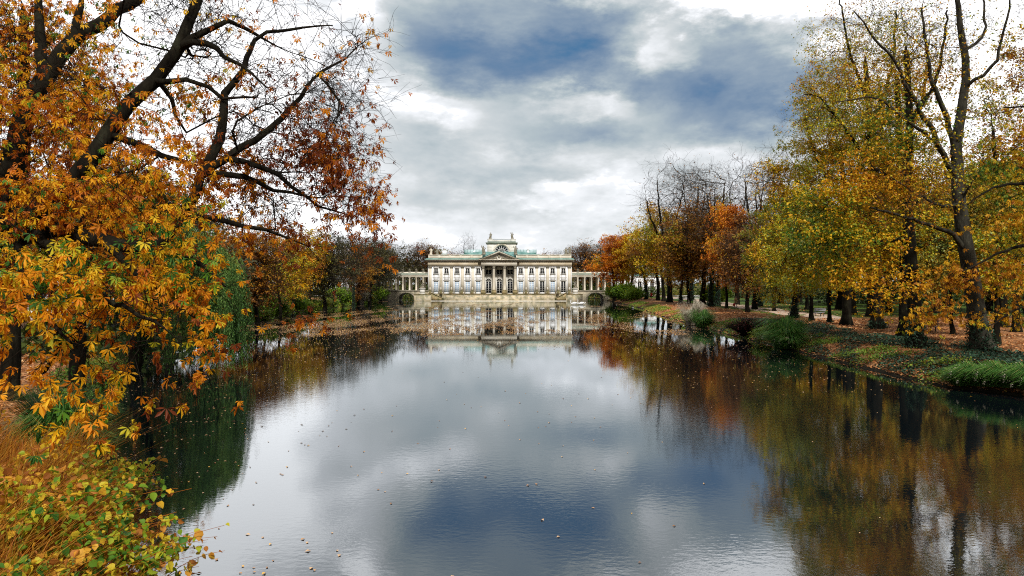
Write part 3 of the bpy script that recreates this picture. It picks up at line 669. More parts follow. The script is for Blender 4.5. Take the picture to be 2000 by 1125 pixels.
def build_palace():
    x_ = lambda px, Y=YF: X(px, Y); z_ = lambda py, Y=YF: Z(py, Y)
    xc = x_(975.4); zt = 2.02
    pal = empty('palace', (0, 0, 0), 0, 'long white and sandstone palace with columned portico at the far end of the pond', 'palace')
    # the empty stands at its base
    pal.location = (xc, YF, zt); O = np.array([xc, YF, zt])
    def put(mb, name, mat, parent=pal, smooth=False):
        mb.V = [v-O for v in mb.V]; return mb.build(name, mat, parent, smooth)
    xl, xr = x_(836), x_(1116.5); zc = z_(508.3); zcap = z_(519.6)
    pl = [840.2, 861.5, 882.1, 903.2, 923.8]; wl = [851.5, 871.9, 892.5, 913.4, 934.0]
    wr = [1017.2, 1038.2, 1059, 1079.5, 1100.3]; pr = [1027.7, 1048.8, 1069.6, 1090.3, 1112.0]
    wins = wl+wr
    ou = [(x_(p)-.56, x_(p)+.56, z_(534.8), z_(524.2)) for p in wins]; ol = [(x_(p)-.68, x_(p)+.68, z_(571.3), z_(549.3)) for p in wins]
    px0, px1 = x_(940.8), x_(1009.2)
    m = MB(); m.wall(xl, px0, zt, zcap, YF, YF+.6, ou[:5]+ol[:5]); m.wall(px1, xr, zt, zcap, YF, YF+.6, ou[5:]+ol[5:])
    m.box(xl, xl+.6, YF+.6, YF+20, zt, zcap); m.box(xr-.6, xr, YF+.6, YF+20, zt, zcap); m.box(xl+.6, xr-.6, YF+19.4, YF+20, zt, zcap)
    put(m, 'wall', PLASTER)
    # plain stone surrounds and white panels
    for p in wins:
        c = x_(p); m = MB()
        for (hw, za, zb, fw) in ((.56, z_(534.8), z_(524.2), .22), (.68, z_(571.3), z_(549.3), .20)):
            m.box(c-hw-fw, c-hw, YF-.09, YF, za, zb); m.box(c+hw, c+hw+fw, YF-.09, YF, za, zb)
            m.box(c-hw-fw, c+hw+fw, YF-.09, YF, zb, zb+fw); 
            m.box(c-hw-fw-.1, c+hw+fw+.1, YF-.2, YF, zb+fw, zb+fw+.12)
        m.box(c-.85, c+.85, YF-.22, YF, z_(534.8)-.2, z_(534.8)-.003)
        m.box(c-1.02, c+1.02, YF-.06, YF, z_(541.6)-.06, z_(541.6))
        put(m, 'window_surround', CREAM)
    for i, p in enumerate(wins):
        c = x_(p); 
        put_w(win(pal, c-O[0], .56, z_(534.8)-O[2], z_(524.2)-O[2], 0, .22, 3, GLASS))
        dark = i in (7, 9)
        put_w(win(pal, c-O[0], .68, z_(571.3)-O[2], z_(549.3)-O[2], 0, .18, 6, GLASS if dark else BLIND, lab='dark unshuttered tall window' if dark else 'tall window with pale blue blind'))
    # pilasters with capitals and plinths
    for p in pl+pr:
        c = x_(p); m = MB(); m.box(c-.43, c+.43, YF-.22, YF-.002, zt+.5, zcap-.75); m.box(c-.55, c+.55, YF-.3, YF-.002, zt, zt+.5)
        f = put(m, 'pilaster', STONE); m = MB()
        for k in range(4): m.box(c-.43-.05*k, c+.43+.05*k, YF-.24-.04*k, YF-.002, zcap-.75+.18*k, zcap-.75+.18*(k+1)-.03)
        for sx in (-1, 1): m.ball((c+sx*.42, YF-.34, zcap-.2), .13, 8, 5)
        m.V = [v-O for v in m.V]; m.build('capital', DARKST, f)
    # entablature and cornice
    m = MB(); m.box(xl-.05, px0, YF-.25, YF+.6, zcap, zc-.45); m.box(px1, xr+.05, YF-.25, YF+.6, zcap, zc-.45)
    m.box(xl-.05, xr+.05, YF+.6, YF+20.1, zcap, zc-.45); put(m, 'entablature', STONEW)
    for a, b in ((xl, px0-.6), (px1+.6, xr)):
        m = MB(); m.box(a-.35, b+.35, YF-.5, YF+.6, zc-.45, zc-.22); m.box(a-.75, b+.75, YF-.95, YF+.6, zc-.05, zc+.18)
        for t in np.arange(a, b, .55): m.box(t, t+.28, YF-.8, YF-.5, zc-.22, zc-.05)
        m.box(a-.3, b+.3, YF-.49, YF+.6, zc-.22, zc-.05)
        put(m, 'cornice', STONE)
    for a, b in ((xl, px0-.6), (px1+.6, xr)):
        m = MB()
        m.prism([(a-.8, zc+.18), (b+.8, zc+.18), (b+.8, zc+.22), (a-.8, zc+.22)], YF-1.0, YF-.35)
        m.add([(a-.8, YF-1.0, zc+.221), (b+.8, YF-1.0, zc+.221), (b+.4, YF-.4, zc+.55), (a-.4, YF-.4, zc+.55)], [(0, 1, 2, 3)])
        put(m, 'copper_gutter', COPPER)
    # parapet with sunk panels
    zp0, zp1 = zc+.18, z_(497.4)
    for a, b in ((xl+.1, px0+.2), (px1-.2, xr-.1)):
        m = MB(); m.box(a, b, YF-.1, YF+.4, zp0, zp1-.2); m.box(a-.1, b+.1, YF-.2, YF+.5, zp1-.2, zp1)
        for i in range(6): t = a+(b-a)*i/5; m.box(max(a, t-.35), min(b, t+.35), YF-.16, YF-.1, zp0, zp1-.2)
        e_ = xl+.1 if a < xc else xr-.5; m.box(e_, e_+.4, YF+.5, YF+19, zp0, zp1-.2)
        put(m, 'parapet', STONE)
    # copper roof, low hipped
    m = MB(); ya, yb = YF+1.2, YF+19; za, zb = zp1-.25, zp1+1.15
    m.add([(xl+7, ya, za), (xr-7, ya, za), (xr-7, yb, za), (xl+7, yb, za), (xl+15, ya+4, zb), (xr-15, ya+4, zb), (xr-15, yb-4, zb), (xl+15, yb-4, zb)],
          [(0, 1, 5, 4), (1, 2, 6, 5), (2, 3, 7, 6), (3, 0, 4, 7), (4, 5, 6, 7)])
    m.box(xl+1, xr-1, YF+.6, YF+19, zcap+1.6, za-.01)
    for t in np.arange(xl+15, xr-15, 1.2): m.prism([(t, zb), (t+.05, zb), (t+.05, zb+.06), (t, zb+.06)], ya+4, yb-4)
    put(m, 'roof', COPPER)
    for (p0, p1) in ((907.5, 941.5), (1010, 1047.5)):
        a, b = x_(p0, YF+6), x_(p1, YF+6); r = .52; m = MB(); zb2 = z_(493.8, YF+6)
        n = 10; V = []; Q = []
        for xx in (a, b):
            for k in range(n+1): V.append((xx, YF+6-r*1.4*cos(pi*k/n), zb2+r*1.9*sin(pi*k/n)))
        for k in range(n): Q.append((k, k+1, n+2+k, n+1+k))
        m.add(V, Q, [(0, k+1, k) for k in range(1, n)]+[(n+1, n+1+k, n+2+k) for k in range(1, n)])
        s = put(m, 'skylight', SKYL); m = MB()
        for t in np.linspace(a, b, 7): m.tube([(t, YF+6-r*1.44*cos(pi*k/n), zb2+r*1.95*sin(pi*k/n)) for k in range(n+1)], .05, 4)
        m.box(a, b, YF+5.1, YF+6.9, zb2-.35, zb2+.02); m.V = [v-O for v in m.V]; m.build('frame', COPPER, s)
    for p, w_, t0, t1, Y, mt in ((868, 8.4, 488, 497, YF+3, PLASTER), (1031.3, 4.5, 488, 494.5, YF+5, PLASTER)):
        a, b = x_(p-w_/2, Y), x_(p+w_/2, Y); m = MB(); m.box(a, b, Y, Y+.9, z_(t1+1.5, Y), z_(t0+.8, Y)); m.box(a-.08, b+.08, Y-.08, Y+.98, z_(t0+.8, Y), z_(t0, Y))
        c = put(m, 'chimney', mt); m = MB(); m.box(a+.2, b-.2, Y+.2, Y+.7, z_(t0, Y), z_(t0-1.6, Y)); m.V = [v-O for v in m.V]; m.build('cowl', DARKST, c)
    # portico: recessed wall, doors, windows, columns, entablature and pediment
    bays = [954.3, 975.3, 996.2]; yb = YF+2.4
    ops = []
    for p in bays:
        c = x_(p, yb); ops += [(c-.82, c+.82, z_(535.4, yb), z_(526.6, yb)), (c-.76, c+.76, z_(572.5, yb), z_(544.2, yb))]
    m = MB(); m.wall(px0+.02, px1-.02, zt, zcap, yb, yb+.4, ops)
    for p in bays: c = x_(p, yb); m.arch(c, .76, z_(549.2, yb), z_(544.2, yb), yb, yb+.4, .76, 12)
    m.box(px0-.02, px0+.4, YF+.6, yb, zt, zcap); m.box(px1-.4, px1+.02, YF+.6, yb, zt, zcap)
    put(m, 'portico_wall', CREAM)
    m = MB(); m.box(px0+.4, px1-.4, YF-.8, yb, zcap-.06, zcap-.003); put(m, 'portico_ceiling', DARKST)
    for p in bays:
        c = x_(p, yb)-O[0]; put_w(win(pal, c, .82, z_(535.4, yb)-O[2], z_(526.6, yb)-O[2], 2.4, .15, 2, GLASS))
        d = win(pal, c, .76, z_(572.5, yb)-O[2], z_(549.6, yb)-O[2], 2.4, .15, 5, GLASS); d.name = 'door'
        m = MB(); zs = z_(549.2, yb)-O[2]; n = 12
        m.prism([(c-.72*cos(pi*i/n), zs+.72*sin(pi*i/n)) for i in range(n+1)], 2.56, 2.6); t = m.build('fanlight', GLASS, d)
        m = MB(); 
        for r_ in (.84,): m.tube([(c-r_*cos(pi*i/n), 2.36, zs+r_*sin(pi*i/n)) for i in range(n+1)], .11, 5)
        for s_ in (-1, 1): m.box(c+s_*.84-.1, c+s_*.84+.1, 2.28, 2.4, -.0, zs)
        m.box(c-.8, c+.8, 2.46, 2.54, zs-.12, zs+.03)
        for k in (-1, 0, 1): m.tube([(c, 2.5, zs), (c+.7*sin(k*.8), 2.5, zs+.7*cos(k*.8))], .035, 4)
        m.box(c-.3, c+.3, 2.26, 2.4, z_(542.8, yb)-O[2], z_(541, yb)-O[2]); m.build('surround', CREAM, d)
    for p in (943.7, 964.6, 985.4, 1006.4):
        c = x_(p, YF-.6); zb0 = z_(566, YF-.6); zk = zcap-.0
        m = MB(); m.lathe((c, YF-.6, 0), [(.52, zb0), (.52, zb0+.12), (.47, zb0+.2), (.44, zb0+.3), (.43, zb0+2.2), (.37, zk-.95), (.40, zk-.9)], 20)
        col_ = put(m, 'column', STONE, smooth=False)
        m = MB(); m.lathe((c, YF-.6, 0), [(.38, zk-.9), (.46, zk-.55), (.42, zk-.5), (.56, zk-.15)], 12); m.box(c-.56, c+.56, YF-1.16, YF-.04, zk-.15, zk)
        for k in range(8): an = k*pi/4; m.ball((c+.47*cos(an), YF-.6+.47*sin(an), zk-.3), .1, 6, 4)
        m.V = [v-O for v in m.V]; m.build('capital', DARKST, col_)
        m = MB(); m.box(c-.62, c+.62, YF-1.22, YF+.02, zt-.05, zb0-.12); m.box(c-.68, c+.68, YF-1.28, YF+.08, zb0-.12, zb0)
        m.V = [v-O for v in m.V]; m.build('pedestal', MOSSY, col_)
    yp = YF-1.05
    m = MB(); m.box(px0-.1, px1+.1, yp, YF+.55, zcap, zc-.42)
    m.box(px0-.45, px1+.45, yp-.3, YF+.55, zc-.42, zc-.2); m.box(px0-.9, px1+.9, yp-.75, YF+.55, zc-.02, zc+.15)
    m.box(px0-.5, px1+.5, yp-.32, YF+.5, zc-.2, zc-.02)
    for t in np.arange(px0-.4, px1+.3, .5): m.box(t, t+.26, yp-.6, yp-.32, zc-.2, zc-.02)
    put(m, 'portico_entablature', STONE)
    za0 = zc+.15; xa, xb = px0-.9, px1+.9; cx = (xa+xb)/2; zap = z_(489.6, yp)
    m = MB(); m.prism([(xa+1.6, za0), (xb-1.6, za0), (cx, zap-.62)], yp+.25, YF+3); put(m, 'tympanum', CREAM)
    m = MB()
    for s_ in (-1, 1):
        e = xa if s_ < 0 else xb
        m.prism([(e, za0), (e-s_*1.0, za0), (cx, zap-.55), (cx, zap-.08)], yp-.7, YF+3)
        for k in range(1, 17):
            t = k/17; xx = e-s_*1.0+(cx-(e-s_*1.0))*t; zz = za0+(zap-.55-za0)*t; m.box(xx-.12, xx+.12, yp-.3, yp+.24, zz-.17, zz+.02)
    put(m, 'raking_cornice', STONE)
    m = MB()
    for s_ in (-1, 1):
        e = xa if s_ < 0 else xb; m.prism([(e-s_*(-.05), za0+.02), (cx, zap-.06), (cx, zap+.06), (e-s_*(-.05), za0+.14)], yp-.8, YF+7)
    put(m, 'pediment_roof', COPPER)
    m = MB(); rg = np.random.default_rng(3)      # the relief: shield, supporters and trophies
    m.ball((cx, yp+.2, za0+.95), .5, 12, 8, (1, .35, 1.15)); m.ball((cx, yp+.15, za0+1.62), .22, 8, 6, (1.3, .5, .6))
    for s_ in (-1, 1):
        m.tube([(cx+s_*.6, yp+.2, za0+.1), (cx+s_*.9, yp+.12, za0+.7), (cx+s_*.6, yp+.15, za0+1.2)], [.16, .2, .1], 6)
        m.tube([(cx+s_*.9, yp+.15, za0+.7), (cx+s_*1.5, yp+.12, za0+.45), (cx+s_*2.2, yp+.2, za0+.15)], [.18, .18, .08], 6)
        for k in range(6): m.ball((cx+s_*(1.2+.38*k), yp+.2, za0+.16+.10*rg.random()+max(0, .5-.1*k)*.4), .16-.012*k, 7, 4)
    put(m, 'relief', DARKST)
    # belvedere
    Y = YF+22; a, b = x_(951.6, Y), x_(1008.0, Y); zbb = zp1-.5; ztw = z_(476.2, Y); c0 = (a+b)/2
    m = MB(); rz = z_(493, Y); rr = 2.35
    m.box(a, c0-rr, Y, Y+9, zbb, ztw); m.box(c0+rr, b, Y, Y+9, zbb, ztw); m.arch(c0, rr, rz, ztw, Y, Y+.6, rr, 20, ry=2.35)
    m.box(c0-rr, c0+rr, Y+.6, Y+9, ztw-.5, ztw)
    put(m, 'belvedere_wall', CREAM)
    m = MB()
    for k in range(1, 6): z = rz+(ztw-rz)*k/6-.3; m.box(a-.03, c0-rr*1.35, Y-.03, Y-.002, z, z+.07); m.box(c0+rr*1.35, b+.03, Y-.03, Y-.002, z, z+.07)
    n = 18; 
    for i in range(n):
        t0, t1 = pi*i/n, pi*(i+1)/n; m.prism([(c0-2.36*cos(t0), rz+2.36*sin(t0)), (c0-2.36*cos(t1), rz+2.36*sin(t1)), (c0-2.95*cos(t1), rz+2.95*sin(t1)), (c0-2.95*cos(t0), rz+2.95*sin(t0))], Y-.12, Y-.003)
    put(m, 'belvedere_moulding', STONE)
    m = MB(); m.prism([(c0-2.3*cos(pi*i/n), rz+2.3*sin(pi*i/n)) for i in range(n+1)], Y+.3, Y+.35); lu = put(m, 'lunette_window', GLASS)
    m = MB()
    for k in range(-3, 4): m.tube([(c0, Y+.22, rz), (c0+2.25*sin(k*.42), Y+.22, rz+2.25*cos(k*.42))], .07, 5)
    for q in (1.2, 2.2): m.tube([(c0-q*cos(pi*i/n), Y+.22, rz+q*sin(pi*i/n)) for i in range(n+1)], .08, 5)
    m.V = [v-O for v in m.V]; m.build('glazing_bars', FRAMEW, lu)
    m = MB(); m.box(a-.25, b+.25, Y-.25, Y+9.2, ztw, ztw+.2); m.box(a-.5, b+.5, Y-.5, Y+9.4, ztw+.2, ztw+.4); put(m, 'belvedere_cornice', STONE)
    m = MB(); m.box(a-.55, b+.55, Y-.55, Y+9.4, ztw+.4, ztw+.46); put(m, 'copper_edge', COPPER)
    m = MB(); z1 = z_(467.2, Y); m.box(a+.1, a+2.0, Y, Y+1.4, ztw+.52, z1); m.box(b-2.0, b-.1, Y, Y+1.4, ztw+.52, z1)
    m.box(a+2.0, b-2.0, Y+.25, Y+.6, ztw+.52, z1-.25); m.box(a, b, Y-.08, Y+1.45, z1, z1+.12)
    m.box(a+.1, a+.5, Y+1.4, Y+8.5, ztw+.52, z1); m.box(b-.5, b-.1, Y+1.4, Y+8.5, ztw+.52, z1)
    for t in np.linspace(a+2.4, b-2.4, 16): m.box(t, t+.16, Y+.12, Y+.25, ztw+.6, z1-.3)
    put(m, 'attic', CREAM)
    return pal, zp1, z1+.12
def put_w(w): pass
PAL, ZPAR, ZATT = build_palace()

def statue_mesh(seed, h=2.0, pose=0):
    """a draped standing figure: robe, torso, head and arms in one body"""
    r = np.random.default_rng(seed); m = MB(); k = h/2.0; ph = r.random(3)*6
    n = 16; prof = [(.30, 0), (.27, .12), (.24, .5), (.22, .8), (.24, 1.0), (.17, 1.2), (.21, 1.42), (.19, 1.56), (.08, 1.63), (.065, 1.70)]
    a = np.arange(n)*2*pi/n; V = []
    for rr, z in prof:
        fold = (1+.16*np.sin(a*5+ph[0]+z*2)*(z < 1.1)); off = .06*sin(z*2.2+ph[1])
        V += [((rr*f*cos(t)+off)*k, rr*.78*f*sin(t)*k, z*k) for t, f in zip(a, fold)]
    Q = [(i*n+j, i*n+(j+1) % n, (i+1)*n+(j+1) % n, (i+1)*n+j) for i in range(len(prof)-1) for j in range(n)]
    m.add(V, Q); hx = .06*sin(1.7*2.2+ph[1])
    m.ball((hx*k, 0, 1.83*k), .115*k, 10, 7, (1, 1.1, 1.25))
    for s_ in (-1, 1):
        up = pose and s_ == pose
        sh = (s_*.2*k, 0, 1.52*k); el = (s_*.34*k, -.06*k, (1.62 if up else 1.22)*k); ha = (s_*(.30 if up else .16)*k, -.16*k, (1.98 if up else 1.08)*k)
        m.tube([sh, el, ha], [.075*k, .06*k, .045*k], 7); m.ball(ha, .05*k, 7, 5)
    m.cbox((0, 0, -.06*k), (.62*k, .5*k, .14*k))
    return m
def statue(px, ytop, Y, zbase, label, seed, pose=0, group='statues on the palace roof', mat=DARKST, cat='statue'):
    h = (Z(ytop, Y)-zbase-.13)
    o = statue_mesh(seed, h, pose).build('statue', mat, None, smooth=False); o.location = (X(px, Y), Y, zbase+.13*h/2); o.scale = (1.45, 1.3, 1)
    tag(o, label, cat, group); return o
statue(841.8, 484.0, YF+.2, ZPAR, 'pale stone figure on the left corner of the palace parapet', 1, 0, mat=STONE)
statue(854.2, 486.0, YF+15, ZPAR-.2, 'smaller weathered statue behind the parapet between the corner figure and white chimney', 2, 0)
statue(944.4, 479.8, YF+.1, ZPAR, 'standing statue on the parapet left of the pediment', 3, -1)
statue(1007.2, 480.2, YF+.1, ZPAR, 'standing statue on the parapet right of the pediment', 4, -1)
statue(958.0, 453.9, YF+22.7, ZATT, 'dark robed statue on the left end of the belvedere top', 5)
statue(1000.4, 453.7, YF+22.7, ZATT, 'dark statue with raised arm on the right end of the belvedere top', 6, -1)
statue(1105.2, 483.5, YF+15, ZPAR-.2, 'weathered statue near the right end of the palace parapet, inner of two', 7, 1)
statue(1112.4, 481.5, YF+.2, ZPAR, 'weathered statue on the right corner of the palace parapet', 8)

# ------------------------------------------------------------------ terrace, steps, urns
def build_terrace():
    Y0 = 198.0; zt = 2.0; xa, xb = X(809, Y0), X(1138, Y0); s0, s1 = X(842, Y0), X(1106, Y0); c0, c1 = X(866, Y0), X(1084, Y0)
    t = empty('terrace', ((xa+xb)/2, Y0, 0), 0, 'stained sandstone terrace with side steps along the pond below the palace', 'terrace'); O = np.array(t.location)
    def put(m, n, mt, p=t): m.V = [v-O for v in m.V]; return m.build(n, mt, p)
    m = MB(); m.box(c0, c1, Y0+.8, 226, -1.2, zt-.18); m.box(xa, s0, Y0, 226, -1.2, zt-.18); m.box(s1, xb, Y0, 226, -1.2, zt-.18)
    m.box(s0, c0, Y0+3, 225.9, -1.2, zt-.18); m.box(c1, s1, Y0+3, 225.9, -1.2, zt-.18); put(m, 'retaining_wall', TERR)
    m = MB(); m.box(c0-.1, c1+.1, Y0+.65, 226.1, zt-.18, zt); m.box(xa-.12, s0, Y0-.12, 226.1, zt-.18, zt); m.box(s1, xb+.12, Y0-.12, 226.1, zt-.18, zt)
    m.box(s0, c0-.1, Y0+3, 226, zt-.18, zt-.003); m.box(c1+.1, s1, Y0+3, 226, zt-.18, zt-.003); put(m, 'paving', MOSSY)
    m = MB(); m.box(s0, s1, Y0-.5, Y0+.8, -1.2, .13); put(m, 'landing', STONE)
    for s_, (e0, e1) in ((-1, (s0, c0)), (1, (s1, c1))):
        m = MB(); n = 10
        for k in range(n):
            a, b = e0+(e1-e0)*k/n, e0+(e1-e0)*(k+1)/n; m.box(min(a, b), max(a, b), Y0+.8, Y0+3, .37, zt-(zt-.36)*(k+1)/n-.01)
        put(m, 'steps', STONE)
        m = MB(); m.prism([(e0, .36), (e1, .36), (e1, .62), (e0+(e1-e0)*.12, zt+.22), (e0, zt+.22)], Y0+.45, Y0+.8)
        m.prism([(e0, zt+.22), (e0+(e1-e0)*.12, zt+.22), (e1, .62), (e1, .76), (e0+(e1-e0)*.12, zt+.4), (e0, zt+.4)], Y0+.35, Y0+.9)
        put(m, 'stair_parapet', MOSSY)
build_terrace()
def urn_post(px, label):
    Y = 199.6; e = empty('terrace_post', (X(px, Y), Y, 2.0), 0, label, 'pedestal', 'lantern pedestals along the terrace')
    m = MB(); m.box(-.36, .36, -.36, .36, 0, .95); m.box(-.43, .43, -.43, .43, .95, 1.08); m.build('pedestal', MOSSY, e)
    m = MB(); m.lathe((0, 0, 1.08), [(.12, 0), (.08, .12), (.2, .3), (.26, .5), (.2, .56)], 10); m.build('vase', STONE, e)
    m = MB(); m.ball((0, 0, 1.78), .17, 10, 7); m.build('globe', WHITEF, e)
for i, (p, l) in enumerate([(840, 'lantern pedestal at the left end of the terrace, by the large seated statue'), (861, 'lantern pedestal between the first and second windows from the left'),
    (881.5, 'lantern pedestal between the second and third windows from the left'), (902, 'lantern pedestal between the third and fourth windows from the left'),
    (922.5, 'lantern pedestal between the fourth and fifth windows from the left'), (1027.5, 'lantern pedestal just right of the portico, between two blue windows'),
    (1048.5, 'lantern pedestal between a blue and a dark window right of the portico'), (1069.5, 'lantern pedestal between the inner dark window and the last blue window'),
    (1090.5, 'lantern pedestal between the last blue window and the end dark window'), (1112, 'lantern pedestal at the right end of the terrace, by the leaning statue')]): urn_post(p, l)
def terrace_railing(pa, pb, label):
    Y = 199.6; a, b = X(pa, Y)+.45, X(pb, Y)-.45; e = empty('railing', ((a+b)/2, Y, 2.0), 0, label, 'railing', 'iron railings along the terrace')
    w = (b-a)/2; m = MB(); m.box(-w, w, -.03, .03, .86, .92); m.box(-w, w, -.03, .03, .12, .16); m.build('rail', IRON, e)
    m = MB(); [m.box(t-.015, t+.015, -.015, .015, .16, .86) for t in np.linspace(-w+.1, w-.1, 9)]; m.build('bars', IRON, e)
for a, b, l in ((840, 861, 'thin iron railing below the leftmost blue palace window'), (861, 881.5, 'thin iron railing below the second blue palace window from the left'),
                (881.5, 902, 'thin iron railing below the third blue palace window from the left'), (902, 922.5, 'thin iron railing below the fourth blue palace window from the left'),
                (1027.5, 1048.5, 'thin iron railing below the second blue window right of the portico'), (1048.5, 1069.5, 'thin iron railing below the inner dark tall window'),
                (1069.5, 1090.5, 'thin iron railing below the rightmost blue window'), (1090.5, 1112, 'thin iron railing below the dark tall window at the palace end')):
    terrace_railing(a, b, l)
def group_statue(px, label, flip):
    Y = 199.2; e = empty('large_statue', (X(px, Y), Y, 2.0), 0, label, 'statue')
    m = MB(); m.box(-.78, .78, -.7, .7, 0, .18); m.box(-.68, .68, -.6, .6, .18, 1.45); m.box(-.84, .84, -.76, .76, 1.45, 1.65); m.build('pedestal', CREAM, e)
    m = MB(); f = flip       # a crouching, twisting figure over a low rock with a second at its feet
    m.ball((-.1*f, 0, 1.85), .55, 10, 6, (1.25, .8, .55))
    m.tube([(-.6*f, 0, 1.85), (-.35*f, -.1, 2.35), (.0, -.1, 2.2), (.15*f, 0, 2.45)], [.16, .2, .22, .26], 8)
    m.tube([(.15*f, 0, 2.3), (.22*f, 0, 2.8), (.12*f, 0, 3.15), (.05*f, 0, 3.25)], [.27, .30, .25, .10], 9)
    m.ball((.02*f, -.05, 3.42), .17, 9, 6, (1, 1, 1.2))
    m.tube([(.2*f, -.15, 3.1), (.5*f, -.3, 3.25), (.75*f, -.3, 3.6)], [.11, .09, .06], 7)
    m.tube([(0, .1, 3.05), (-.4*f, .1, 2.75), (-.55*f, 0, 2.4)], [.11, .09, .06], 7)
    m.tube([(.1*f, -.3, 1.75), (.5*f, -.35, 2.0), (.68*f, -.3, 1.7)], [.16, .17, .09], 7)
    m.build('figure', DARKST, e)
group_statue(825.2, 'large dark statue group on a pedestal left of the palace by the bridge', 1)
group_statue(1123.6, 'large pale leaning statue group on a pedestal right of the palace', -1)

# ------------------------------------------------------------------ bridges and colonnades
def build_bridge(pa, pb, pc, label, clip=0):
    Y0, Y1 = 205.0, 212.5; a, b, c = X(pa, Y0), X(pb, Y0), X(pc, Y0); hw = 2.35 if clip == 0 else 2.45; zt = 3.05
    e = empty('garden_bridge', ((a+b)/2, Y0, 0), 0, label, 'bridge'); O = np.array(e.location)
    def put(m, n, mt): m.V = [v-O for v in m.V]; return m.build(n, mt, e)
    m = MB(); m.box(a, c-hw, Y0, Y1, -1.2, zt-.25); m.box(c+hw, b, Y0, Y1, -1.2, zt-.25); m.arch(c, hw, .35, zt-.25, Y0, Y1, hw, 16, ry=1.9)
    m.box(c-hw, c-hw+.01, Y0, Y1, -1.2, .35)
    put(m, 'arch_wall', BRIDG)
    m = MB(); n = 15
    for i in range(n):
        t0, t1 = pi*i/n+.012, pi*(i+1)/n-.012
        m.prism([(c-hw*cos(t0), .35+1.9*sin(t0)), (c-hw*cos(t1), .35+1.9*sin(t1)), (c-(hw+.45)*cos(t1), .35+2.3*sin(t1)), (c-(hw+.45)*cos(t0), .35+2.3*sin(t0))], Y0-.04, Y0-.003)
    put(m, 'arch_ring', DARKST)
    m = MB(); m.box(a-.1, b+.1, Y0-.15, Y1+.1, zt-.25, zt); put(m, 'deck', DARKST); return zt
ZB = build_bridge(744, 836, 793.3, 'low stone bridge with one arch left of the palace')
build_bridge(1117, 1192, 1163.5, 'low stone bridge with one arch right of the palace', 1)
def colonnade(cols, xa, xb, label):
    Y0 = 206.2; a, b = X(xa, Y0), X(xb, Y0); e = empty('colonnade', ((a+b)/2, Y0, ZB), 0, label, 'colonnade'); O = np.array(e.location)
    ze = Z(541.2, Y0); z1 = Z(537, Y0)
    for Y in (Y0, Y0+4.2):
        for p in cols:
            x = X(p, Y0); m = MB(); m.lathe((x, Y, 0), [(.34, ZB), (.34, ZB+.14), (.27, ZB+.2), (.26, ZB+1.5), (.22, ze-.28), (.30, ze-.14)], 14)
            m.box(x-.33, x+.33, Y-.33, Y+.33, ze-.14, ze); m.V = [v-O for v in m.V]; m.build('column', STONE, e)
    m = MB(); m.box(a, b, Y0-.3, Y0+.3, ze, z1); m.box(a, b, Y0+3.9, Y0+4.5, ze, z1); m.box(a, b, Y0+.3, Y0+3.9, z1-.2, z1-.02); m.box(a-.2, b+.2, Y0-.5, Y0+4.7, z1, z1+.16)
    m.V = [v-O for v in m.V]; m.build('entablature', STONE, e)
    m = MB(); m.add([(a-.2, Y0-.55, z1+.17), (b+.2, Y0-.55, z1+.17), (b+.2, Y0+.5, z1+.5), (a-.2, Y0+.5, z1+.5), (b+.2, Y0+4.7, z1+.5), (a-.2, Y0+4.7, z1+.5)], [(0, 1, 2, 3), (3, 2, 4, 5)])
    m.V = [v-O for v in m.V]; m.build('roof', COPPER, e)
    m = MB(); m.box(a, b, Y0-.05, Y0+.15, z1+.3, z1+.9); m.V = [v-O for v in m.V]; m.build('parapet', STONE, e)
    return z1+.9, Y0
ZCO, YCO = colonnade([748.4, 760.5, 773.3, 786.8, 800, 813, 826.4], 744, 835.5, 'open sandstone colonnade with green roof on the bridge left of the palace')
colonnade([1128.6, 1142, 1155.2, 1168.6, 1181.8], 1117, 1190, 'open sandstone colonnade with green roof on the bridge right of the palace')
def bust_mesh():
    m = MB(); m.box(-.25, .25, -.2, .2, 0, .35); m.lathe((0, 0, .35), [(.12, 0), (.1, .1), (.26, .3), (.28, .42), (.1, .5), (.09, .56)], 9, 1.2, .8); m.ball((0, 0, 1.03), .16, 8, 6, (1, 1, 1.2)); return m
bm_ = bust_mesh().mesh('bust', DARKST)
for i, p in enumerate([760.5, 773.3, 786.8, 800, 813, 826.4, 1128.6, 1142]):
    o = obj('bust', bm_, loc=(X(p, YCO), YCO+.05, ZCO)); o.scale = (1.5, 1.3, .8)
    side = 'left' if p < 1000 else 'right'; w = ['leftmost of the six busts', 'second bust from the left', 'third bust from the left', 'fourth bust from the left', 'fifth bust from the left', 'bust nearest the palace', 'bust nearest the palace', 'second bust from the palace'][i]
    tag(o, f'small dark stone bust on the {side} colonnade roof, {w}', 'bust', 'busts on the colonnade roofs')

